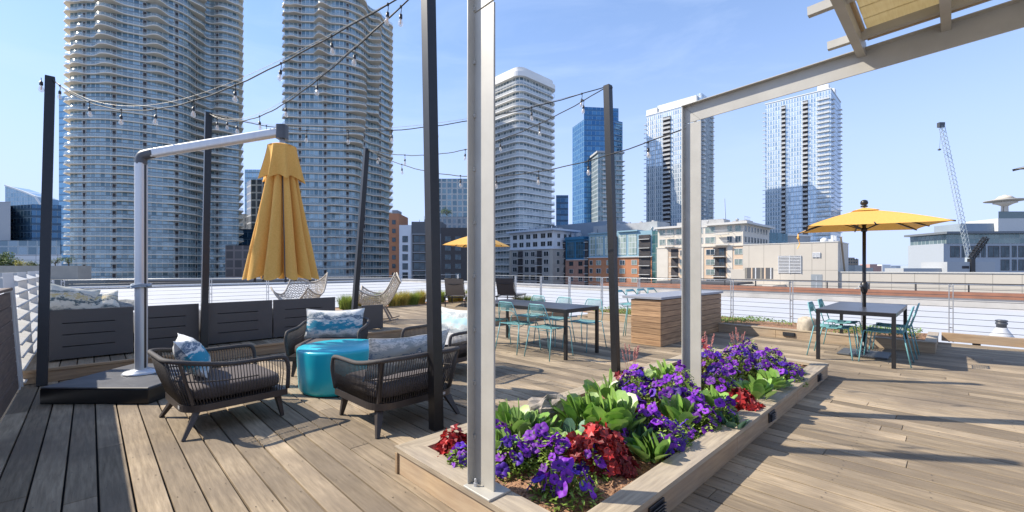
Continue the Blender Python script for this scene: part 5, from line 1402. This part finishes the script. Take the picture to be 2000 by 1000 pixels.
gResD=cw_('residence_glass_shaded',(.06,.10,.14),(.18,.25,.31),(.34,.37,.39),1.55,3.05,mortar=.22,metal=.5,rough=.08,sp=(.22,.26,.29),spf=.2)  # darker copy of the facade glass; shade of this side is in the colour
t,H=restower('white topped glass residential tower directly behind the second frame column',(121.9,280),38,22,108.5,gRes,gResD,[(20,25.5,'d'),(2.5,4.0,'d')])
wall(t,1,21,3,30,H+.5,H+5.5,slabW,'penthouse',False); wall(t,0,22,30,38,H+.5,H+4.2,slabW,'penthouse',False); wall(t,3,12,.5,3,H+.5,H+6.8,gRes,'crown')
for y0 in (31,35): 
    mb=MB(); mb.box(-.10,-.02,y0,y0+.6,10,H-2); mb.build('pilaster',slabW,t)
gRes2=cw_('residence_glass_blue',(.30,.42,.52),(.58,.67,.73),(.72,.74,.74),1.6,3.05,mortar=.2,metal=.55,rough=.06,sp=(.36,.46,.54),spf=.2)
gRes2D=cw_('residence_glass_blue_shaded',(.16,.24,.34),(.28,.37,.47),(.44,.50,.56),1.6,3.05,mortar=.2,metal=.5,rough=.08,sp=(.26,.33,.4),spf=.2)  # same blue glass darkened, so its colour carries the side's shade
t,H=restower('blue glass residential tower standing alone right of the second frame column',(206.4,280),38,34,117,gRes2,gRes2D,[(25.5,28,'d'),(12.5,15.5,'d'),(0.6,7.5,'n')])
wall(t,4,10,2,8,H+.5,H+5,slabW,'penthouse',False); wall(t,18,24,1,6,H+.5,H+6,slabW,'penthouse',False)

# --- small and far towers
gtower('dark teal slab tower tucked behind the white rounded tower',[PX(1086,250),PX(1110,250),PX(1110,270),PX(1086,270)],43,gDeep)
gtower('slim deep blue glass tower right of the far left post',[PX(115,245),PX(142,243),PX(142,265),PX(118,268)],98,cw_('slim_blue_wall',(.14,.32,.48),(.22,.42,.58),(.34,.48,.58),3.0,3.6,mortar=.16,metal=.5,rough=.06,sp=(.10,.22,.34),spf=.25))
gSlant=cw_('slanted_glass',(.20,.32,.40),(.30,.42,.50),(.40,.48,.52),3,4,mortar=.25,metal=.5,rough=.08)
t=thing('glass_tower','pale glass building with slanted curved roof at far left','tower',(*PX(10,400),-30)); a=PX(10,400);b=PX(80,395)
mb=MB(); w=b[0]-a[0]; vs=[(0,0,0),(w,-5,0),(w,-5,Z(58)),(w*.85,-4.4,Z(66)),(w*.5,-2.5,Z(71)),(0,0,Z(77))]; v2=[(x,y+20,z) for x,y,z in vs]; m=6
mb.add(vs+v2,[(0,1,2,3,4,5),tuple(m+i for i in (5,4,3,2,1,0))]+[(i,m+i,m+(i+1)%m,(i+1)%m) for i in range(m)],0,False,[[(vs[i][0],vs[i][2]) for i in range(6)],[(v2[i][0],v2[i][2]) for i in (5,4,3,2,1,0)]]+[[(0,0),(1,0),(1,1),(0,1)]]*6); mb.build('facade',gSlant,t)
mb=MB(); mb.bar(vs[5],vs[4],1.2,1.2); mb.bar(vs[4],vs[3],1.2,1.2); mb.bar(vs[3],vs[2],1.2,1.2); mb.build('roof_edge',slabW,t)
gtower('dark navy office block behind the far left post',[PX(20,205),PX(62,200),PX(120,203),PX(120,225),PX(20,228)],30.5,gDeep,name='office_building',cat='building')
gtower('pale grey windowless block at the far left edge',[PX(-40,196),PX(20.5,196),PX(20.5,212),PX(-40,212)],31,M('pale_grey_cladding',(.42,.44,.46),.8),name='office_building',cat='building')
gtower('low glass office block below the dark navy block',[PX(-40,180),PX(118,180),PX(118,190),PX(-40,190)],12.5,cw_('low_glass',(.10,.16,.20),(.22,.30,.36),(.30,.36,.40),4,5,mortar=.3,metal=.5,rough=.1),name='office_building',cat='building')
gtower('low white panelled building above the concrete wall at left',[PX(28,100),PX(120,100),PX(120,112),PX(28,112)],4.3,cw_('white_panel',(.56,.57,.58),(.62,.63,.64),(.40,.42,.44),5,3,mortar=.12,metal=0,rough=.6),name='office_building',cat='building')
gtower('small glass tower seen in the gap between the curved towers',[PX(478,262),PX(520,262),PX(520,280),PX(478,280)],60.5,gPale)
gridb=cw_('white_grid_office',(.03,.04,.05),(.06,.07,.09),(.40,.39,.37),3.1,3.9,mortar=.38,metal=.4,rough=.15)
gtower('dark gridded office tower in front of the small glass tower',[PX(482,232),PX(490,225),PX(535,225),PX(535,245),PX(482,245)],47,gridb,name='office_building',cat='building')
gtower('beige stone block beside the gridded tower in the gap',[PX(440,240),PX(487,240),PX(487,250),PX(440,250)],31,cw_('beige_stone_grid',(.16,.15,.14),(.24,.22,.2),(.46,.41,.35),2.5,3.5,mortar=.7,metal=.1,rough=.4),name='office_building',cat='building')
gtower('low blue glass block in the gap between the curved towers',[PX(440,200),PX(503,200),PX(503,215),PX(440,215)],19,gDeep,name='office_building',cat='building')
gtower('brown low rise in the gap left of the folded umbrella',[PX(440,150),PX(530,150),PX(530,160),PX(440,160)],9,cw_('brown_lowrise',(.05,.045,.045),(.09,.08,.08),(.16,.13,.12),3,3.1,mortar=.3,metal=.1,rough=.4),name='office_building',cat='building')
gtower('white striped office slab far behind the centre post',[PX(852,262),PX(917,262),PX(925,290),PX(858,290)],55,cw_('white_striped',(.14,.22,.26),(.24,.34,.38),(.60,.60,.58),3.2,3.6,mortar=.42,metal=.4,rough=.12),name='office_building',cat='building')
gtower('stepped white roofed block below the striped office slab',[PX(845,215),PX(920,215),PX(920,230),PX(845,230)],26.5,cw_('grey_apart',(.12,.17,.2),(.2,.26,.3),(.46,.47,.47),2.4,3.1,mortar=.5,metal=.3,rough=.2),name='office_building',cat='building')
# orange brick strip + dark grey modern block
t=bldg('apartment_building','narrow orange brick building squeezed beside the narrower curved tower',PX(779,158),rot=0)
wall(t,-3.6,0,0,14,0,Z(21),brick,uvm=False)
for k in range(14): 
    for x in (-1.8,): inst('window',wB,t,(x,-.004,Z(17)-k*3.2),(0,0,PI/2),(1,1.3,1.6))
mb=MB(); mb.box(-3,-1,2,8,Z(21),Z(22.5)); mb.build('roof_box',roofg,t)
darkg=M('charcoal_cladding',(.12,.125,.13),.7,c2=(.10,.105,.11),scale=.3)
t=bldg('apartment_building','charcoal modern block with white left edge behind the centre post',PX(779.6,150),rot=0)
w=(905-780)/845*150
wall(t,0,4.2,0,12,0,Z(16),whitep,'white_bay',False); wall(t,4.2,14.6,.3,12,0,Z(17.2),darkg,uvm=False); wall(t,14.6,w+2,-.6,12,0,Z(15.0),M('dark_brown_cladding',(.06,.055,.055),.7),'wall',False)
mb=MB()
for k in range(11): mb.box(4.2,14.6,-.25,.3,Z(13.0)-k*3.15-.35,Z(13.0)-k*3.15)
mb.box(4.2,4.6,-.3,.29,0,Z(13.0)); mb.box(9.2,9.7,-.3,.29,0,Z(13)); mb.box(14.1,14.59,-.3,.29,0,Z(13)); mb.build('concrete_grid',M('mid_grey_frame',(.30,.31,.32),.7),t)
for k in range(11):
    z=Z(10.0)-k*3.15
    inst('window',wB,t,(2.1,-.004,z),(0,0,PI/2),(1,1.9,2.2))
    for x in (6.9,11.9): inst('window',wB,t,(x,.296,z),(0,0,PI/2),(1,4.2,2.5))
    for x in (17,20.5): inst('window',wB,t,(x,-.604,z+.2),(0,0,PI/2),(1,2.2,1.9))
mb=MB()
for k in range(9): x=6+k*1.7; mb.bar((x,5,Z(17.2)),(x,5,Z(17.2)+1.2+(k%3)*1.3),.12)
mb.box(8,13,4,9,Z(17.2),Z(18.4)); mb.build('roof_equipment',roofg,t)

# teal block, small white box between cream flats and blue tower
q=PX(1502,140); t=bldg('apartment_building','dark teal glazed block behind the cream apartments',q,rot=R(30)); wall(t,0,11,0,10,0,Z(12.6),cw_('teal_glazed',(.03,.09,.12),(.07,.16,.2),(.10,.22,.28),1.8,5,mortar=.2,metal=.5,rough=.1))
q=PX(1547,150); t=bldg('apartment_building','small grey block with pale roof behind the yellow umbrella tip',q,rot=R(20)); wall(t,-3,9,0,9,0,Z(12.2),lightgrey,uvm=False); mb=MB(); mb.box(-3.5,9.5,-.5,9,Z(12.2),Z(12.7)); mb.build('roof_edge',slabW,t)
# --- beige mechanical building and long wall
t=thing('concrete_building','beige panelled rooftop building with large white louvre behind the right railing','building',(45.2,60,-30),DA)
wall(t,0,8.4,0,12.2,0,Z(4.85),beige_panel,uvm=False); 
wall(t,0,8.4,12.2,14,0,Z(1.0),beige_panel,uvm=False)
seamm=M('panel_joint',(.30,.275,.23),.8)
mb=MB()
for y in (1.4,3.0,5.1,7.0,9.2,11.3): mb.box(-.006,0,y,y+.04,Z(-4),Z(4.8))
mb.box(-.0062,0,0,12.2,Z(.9),Z(.95)); mb.build('panel_joint',seamm,t)
mb=MB(); mb.box(-.06,8.46,-.06,12.26,Z(4.85),Z(4.98)); mb.build('coping',M('pale_coping',(.60,.58,.53),.6),t)
lv=M('white_louvre',(.66,.67,.68),.5)
def louv(y0,y1,z0,z1,n):
    o=MB(); o.box(-.03,-.008,y0,y1,Z(z0),Z(z1)); o=o.build('louvre_back',balc_dark,t)
    mb=MB()
    for i in range(n): z=Z(z0)+(Z(z1)-Z(z0))*(i+.5)/n; mb.bar((-.07,y0,z),(-.07,y1,z),.12,.09,up=(1,0,1))
    mb.box(-.12,-.031,y0-.07,y0,Z(z0),Z(z1)); mb.box(-.12,-.031,y1,y1+.07,Z(z0),Z(z1)); mb.box(-.12,-.031,(y0+y1)/2-.05,(y0+y1)/2+.05,Z(z0),Z(z1)); mb.build('louvre',lv,o)
def wy(px):  # y on the lit wall plane for a pixel column
    r_=(px-1000)/F; return (45.2-r_*60)/(.698+r_*.716)
def wz(py,y): return CZ+(HY-py)*(60+.716*y)/F
y1,y0=wy(1521),wy(1564); louv(y0,y1,wz(534,y0),wz(499,y0),12)
y1,y0=wy(1588),wy(1601); louv(y0,y1,wz(503,y0),wz(493,y0),5)
y1,y0=wy(1455),wy(1510); mb=MB(); mb.box(-.02,-.006,y0,y1,Z(wz(545,y0)),Z(wz(523,y0))); mb.build('strip_window',cw_('strip_window',(.05,.05,.06),(.20,.19,.19),(.10,.10,.1),.7,3,mortar=.06,metal=.4,rough=.1),t)
for k in range(6):
    y=y0+(y1-y0)*(k+.5+.2*(k%2))/6; mb=MB(); mb.box(-.04,-.021,y-.10,y+.05+.04*(k%3),Z(wz(545,y0)),Z(wz(523,y0))); mb.build('curtain',(lv,tan,seamm)[k%3],t)
y1,y0=wy(1584),wy(1606); mb=MB(); mb.box(-.03,-.007,y0,y1,Z(wz(566,y0)),Z(wz(536,y0))); o=mb.build('door',M('grey_blue_door',(.30,.33,.35),.6),t); mb=MB(); mb.box(-.05,-.031,(y0+y1)/2,(y0+y1)/2+.06,Z(-2.4),Z(wz(540,y0))); mb.build('door_edge',lv,o)
mb=MB(); 
for k in range(3): a=k*1.1; mb.bar((1+a,.8,Z(4.98)),(1+a,.8,Z(5.9)),.3,.3)
mb.box(.9,3.3,.7,.9,Z(5.0),Z(5.2))
mb.build('roof_pipe',lv,t)
mb=MB(); mb.lathe([(.5,Z(4.98)),(.5,Z(5.5)),(.2,Z(5.8))],14,(4.8,2.4,0)); mb.build('roof_fan',lv,t)
mb=MB(); mb.box(5.5,7.5,1,3,Z(4.98),Z(5.6)); mb.build('roof_unit',lv,t)
mb=MB(); mb.bar((.5,-.25,Z(5.6)),(3.2,-.3,Z(.6)),.22,.10); mb.build('ladder',M('brown_ladder',(.40,.30,.2),.6),t)
# long wall
t=thing('boundary_wall','long beige panelled wall running to the right picture edge','wall',(45.2,60,-30),DA)
wall(t,.3,3,-60,-.0,0,Z(.62),beige_panel,uvm=False)
mb=MB(); mb.box(.2,3.1,-60,-.02,Z(.62),Z(.76)); mb.build('coping',bpy.data.materials['pale_coping'],t)
mb=MB()
for k in range(28): mb.box(.294,.3,-2.2*k-1.2,-2.2*k-1.16,Z(-4),Z(.6))
mb.box(.2942,.3,-60,0,Z(-1.15),Z(-1.12)); mb.build('panel_joint',seamm,t)
wall(t,3.1,60,-60,-.1,0,Z(.3),roofg,'roof',False)
# low dark roofs between cream apartments and parapet
t=bldg('low_roof_building','low dark roof building with metal stairs in front of the cream apartments',PX(1462,62),rot=DA); wall(t,0,8,1.5,14,0,Z(-.9),M('dark_lead_roof',(.10,.10,.105),.8),uvm=False); wall(t,.2,8,-3,1.5,0,Z(-1.2),beige_panel,uvm=False)
mb=MB()
for k in range(9): mb.bar((-1,-2+k*.9,Z(-3)),(-1,-2+k*.9,Z(-1.2)),.06)
mb.bar((-1,-2,Z(-1.2)),(-1,5.6,Z(-1.2)),.07); mb.bar((-1,-2,Z(-1.7)),(-1,5.6,Z(-1.7)),.05); mb.build('stair_rail',black_steel,t)
t=bldg('low_roof_building','long terracotta coloured roof edge behind the wooden bar',PX(1380,48),rot=DA); wall(t,0,6,-2,14,0,Z(-.8),rust,uvm=False); 

# --- museum-like building right
t=thing('office_building','white framed building with glass band and flat dark roof at the right edge','building',(*PX(1843,205),-30),R(-4))
wd_=60; fac=M('blue_white_facade',(.38,.42,.47),.7)
wall(t,0,wd_,0,20,0,Z(12.6),fac,uvm=False)
wall(t,1,wd_,-.3,20,Z(12.6),Z(17.0),cw_('museum_glass_band',(.12,.18,.19),(.22,.28,.27),(.30,.35,.36),2.2,5,mortar=.12,metal=.4,rough=.1),'glass_band')
mb=MB(); mb.prism([(-2,-4),(wd_,-4),(wd_,20),(-2,20)],Z(17.0),Z(18.0)); mb.build('roof',M('dark_flat_roof_edge',(.16,.18,.2),.6),t)
wall(t,11,40,4,18,Z(18),Z(22.4),slategrey,'upper_block',False); wall(t,26,60,2,18,Z(18),Z(24.5),M('pale_upper_block',(.60,.60,.58),.7),'upper_block',False)
for k,(x,w) in enumerate(((5,4.2),(8.8,1.6),(13.5,4.6),(17.5,2),(22,5),(27,3.8),(31,2),(34.8,4),(38.6,1.8),(42.5,4))):
    inst('window',wB,t,(x,-.004,Z(6.0)),(0,0,PI/2),(1,w,5.4))
    if x>24: inst('window',wB,t,(x,-.004,Z(-.2)),(0,0,PI/2),(1,w,5.2))
t=thing('service_building','pale grey clad box in front of the white framed building','building',(*PX(1850,150),-30),R(-2)); wall(t,0,16,0,10,0,Z(3.2),M('pale_grey_panels',(.42,.44,.46),.7),uvm=False); wall(t,5,7.3,-.1,0,Z(.9),Z(1.8),balc_dark,'vent',False); wall(t,-13,0,2,10,0,Z(1.0),bpy.data.materials['pale_grey_panels'],uvm=False)
# green grey block in front of observation tower
gtower('grey green block in front of the observation tower',[PX(1950,260),PX(2030,260),PX(2030,275),PX(1950,275)],CZ+(HY-413)*260/F,M('grey_green_cladding',(.22,.27,.27),.8),name='office_building',cat='building')
# observation tower
Yn=760; q=at(1963,Yn); k=lambda y:CZ+(HY-y)*Yn/F+30; s=Yn/F
t=thing('observation_tower','distant observation tower with flying saucer shaped top at far right','tower',(q.x,q.y,-30))
ow=M('tower_off_white',(.62,.58,.52),.6)
mb=MB(); mb.lathe([(4*s,k(402)-1),(11*s,k(399)),(17*s,k(397)),(16*s,k(394))],32); mb.build('lower_deck',ow,t)
mb=MB(); mb.lathe([(16*s,k(394)),(29*s,k(393)),(30*s,k(391.5)),(16*s,k(389))],40); mb.build('saucer_ring',M('ring_grey',(.42,.40,.36),.6),t)
mb=MB(); mb.lathe([(15*s,k(389)),(9*s,k(384)),(8*s,k(383)),(3.5*s,k(382.5)),(3*s,k(381))],32); mb.build('cap',M('cap_cream',(.66,.58,.46),.6),t)
for a in (0,2.1,4.2): mb=MB(); mb.bar((10*s*cos(a),10*s*sin(a),0),(3*s*cos(a),3*s*sin(a),k(400)),3,3); mb.build('leg',ow,t)
# lattice crane
def lattice(mb,a,b,w,n,r_=.1):
    a=Vector(a);b=Vector(b);d=(b-a).normalized(); s=d.cross(Vector((0,1,0))).normalized(); u=d.cross(s)
    def P_(f,i): w_=w*(.75+.5*min(f*4,1,(1-f)*6)*.5); c=a.lerp(b,f); return c+s*w_*(.5 if i in (0,1) else -.5)+u*w_*(.5 if i in (0,2) else -.5)
    for i in range(4): mb.bar(P_(0,i),P_(1,i),r_*1.6)
    for k in range(n):
        for i,j in ((0,1),(2,3),(0,2),(1,3)):
            f0,f1=k/n,(k+1)/n; mb.bar(P_(f0,i),P_(f1,j),r_); mb.bar(P_(f0,j),P_(f1,i),r_)
crm=M('crane_blue_grey',(.40,.46,.50),.6)
Yc=182; q=at(1893,Yc); kz=lambda y:CZ+(HY-y)*Yc/F+30
t=thing('lattice_crane','tall blue grey lattice boom crane rising over the right building','crane',(q.x,q.y,-30))
mb=MB(); e=(at(1839,Yc).x-q.x,0,kz(245)); b0=(0,0,kz(503)); lattice(mb,b0,e,1.7,30,.07); mb.build('boom',crm,t)
mb=MB(); mb.bar((-1,0,0),(0,0,kz(503)),1.8,1.8); mb.build('base_mast',crm,t)
mb=MB(); mb.box(e[0]-1.4,e[0]+.9,-.6,.6,e[2]-.8,e[2]+1.2); mb.build('boom_head',dark_plastic,t)
mb=MB(); mb.tube([e,(e[0]-.9,0,kz(290))],.05,4); mb.lathe([(.1,kz(294)),(.6,kz(293)),(.5,kz(291)),(.1,kz(290))],8,(e[0]-.9,0,0)); mb.build('hook_block',dark_plastic,t)
q=at(1897,150); kz=lambda y:CZ+(HY-y)*150/F+30
t=thing('lattice_crane','short dark crane jib leaning right in front of the white framed building','crane',(q.x,q.y,-30)); mb=MB(); lattice(mb,(0,0,kz(505)),(at(1926,150).x-q.x,0,kz(464)),1.5,9,.14); mb.build('boom',black_steel,t); mb=MB(); mb.bar((0,0,0),(0,0,kz(505)),1.4,1.4); mb.build('base_mast',black_steel,t)
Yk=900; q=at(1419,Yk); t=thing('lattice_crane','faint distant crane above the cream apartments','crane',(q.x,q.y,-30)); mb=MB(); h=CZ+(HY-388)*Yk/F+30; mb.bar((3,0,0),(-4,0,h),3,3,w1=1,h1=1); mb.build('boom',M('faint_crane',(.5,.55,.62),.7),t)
# distant low city at right
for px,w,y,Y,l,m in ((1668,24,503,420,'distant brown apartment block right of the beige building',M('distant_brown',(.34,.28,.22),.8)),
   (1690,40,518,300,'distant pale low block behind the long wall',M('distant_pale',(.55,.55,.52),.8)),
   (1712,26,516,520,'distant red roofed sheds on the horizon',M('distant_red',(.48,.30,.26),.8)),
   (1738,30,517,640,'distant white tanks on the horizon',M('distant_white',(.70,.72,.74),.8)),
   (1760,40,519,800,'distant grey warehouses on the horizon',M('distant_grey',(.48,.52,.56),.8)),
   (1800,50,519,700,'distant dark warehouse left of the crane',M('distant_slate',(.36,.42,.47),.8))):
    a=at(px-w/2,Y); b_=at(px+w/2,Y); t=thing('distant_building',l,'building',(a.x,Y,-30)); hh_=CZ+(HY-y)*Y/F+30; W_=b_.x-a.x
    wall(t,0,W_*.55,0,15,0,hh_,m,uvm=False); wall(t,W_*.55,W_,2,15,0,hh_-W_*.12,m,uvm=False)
    if px==1668:
        for i in range(4):
            for j in range(3): inst('window',wB,t,(1.2+i*2.4,-.01,hh_-2.6-j*3),(0,0,PI/2),(1,1.4,1.6))

# --- left: concrete wall, trees
t=thing('boundary_wall','weathered concrete wall below the shrubs at far left','wall',(*PX(-60,62),-30)); wd_=at(152,62).x-PX(-60,62)[0]
wall(t,0,wd_,0,2,0,CZ+(HY-519)*62/F+30,conc,uvm=False); wall(t,wd_*.45,wd_+6,-2.2,-.1,0,CZ+(HY-546)*60/F+30,M('dark_grey_plinth',(.16,.17,.17),.8),'plinth',False)
t=thing('boundary_wall','pale concrete end wall beside the louvred fence at far left','wall',(*PX(-10,40),-30)); wall(t,0,2.2,0,1.5,0,CZ+(HY-533)*40/F+30,lightgrey,uvm=False)
tree_g=M('tree_leaf_green',(.16,.22,.045),.6,c2=(.05,.09,.02),scale=.8,island=.5,transl=.2)
tree_y=M('shrub_leaf_yellow',(.50,.42,.06),.6,c2=(.25,.26,.04),scale=.8,island=.4,transl=.2)
bark=M('bark',(.14,.11,.09),.9)
def tree(loc,h,rad,label,mat,n=1500,name='tree',cat='tree',ls=.22):
    t=thing(name,label,cat,loc); mb=MB(); rt=random.Random(hash(label)%1000 if False else len(label)*7+int(h*10))
    cl=[Vector((rt.uniform(-1,1)*rad*.7,rt.uniform(-1,1)*rad*.7,h*.62+rt.uniform(-.5,.45)*rad)) for _ in range(9)]
    for i in range(n):
        c=rt.choice(cl); v=Vector((rt.gauss(0,1),rt.gauss(0,1),rt.gauss(0,1))).normalized()*rad*.5*rt.random()**.4; d=Vector((rt.uniform(-1,1),rt.uniform(-1,1),rt.uniform(-.6,1)))
        leaf(mb,c+v,d,ls*rt.uniform(.7,1.3),ls*.55,.2)
    mb.build('crown',mat,t); mb=MB(); mb.tube([(0,0,0),(0,0,h*.5)],.12*rad/1.5+.02,8,r1=.06)
    for c in cl[:6]: mb.tube([(0,0,h*.4),c],.05,5,r1=.015)
    mb.build('trunk',bark,t); return t
def tp(px,py,Y): v=at(px,Y); return (v.x,Y,CZ+(HY-py)*Y/F)
tree((*tp(8,520,66)[:2],.5),3.0,1.7,'leafy green tree above the concrete wall at the left edge',tree_g)
tree((*tp(24,520,65)[:2],.9),1.6,1.1,'smaller green shrub right of the left edge tree',tree_g,700,'shrub','shrub')
for k,(px,l) in enumerate(((40,'yellow flowering shrub on the concrete wall nearest the tree'),(56,'yellow flowering shrub in the middle of the concrete wall'),(70,'low green shrub just left of the far left post'),(108,'green shrub right of the far left post'),(134,'green shrub at the right end of the concrete wall'))):
    tree((*tp(px,520,64)[:2],1.3),.75 if k<3 else 1.6,.75,l,tree_y if k<2 else tree_g,420,'shrub','shrub',.14)
tree((*tp(872,415,214)[:2],CZ+(HY-418)*214/F-.5),2.6,2.6,'round rooftop tree on the stepped white roofed block',tree_g,500,ls=.5)
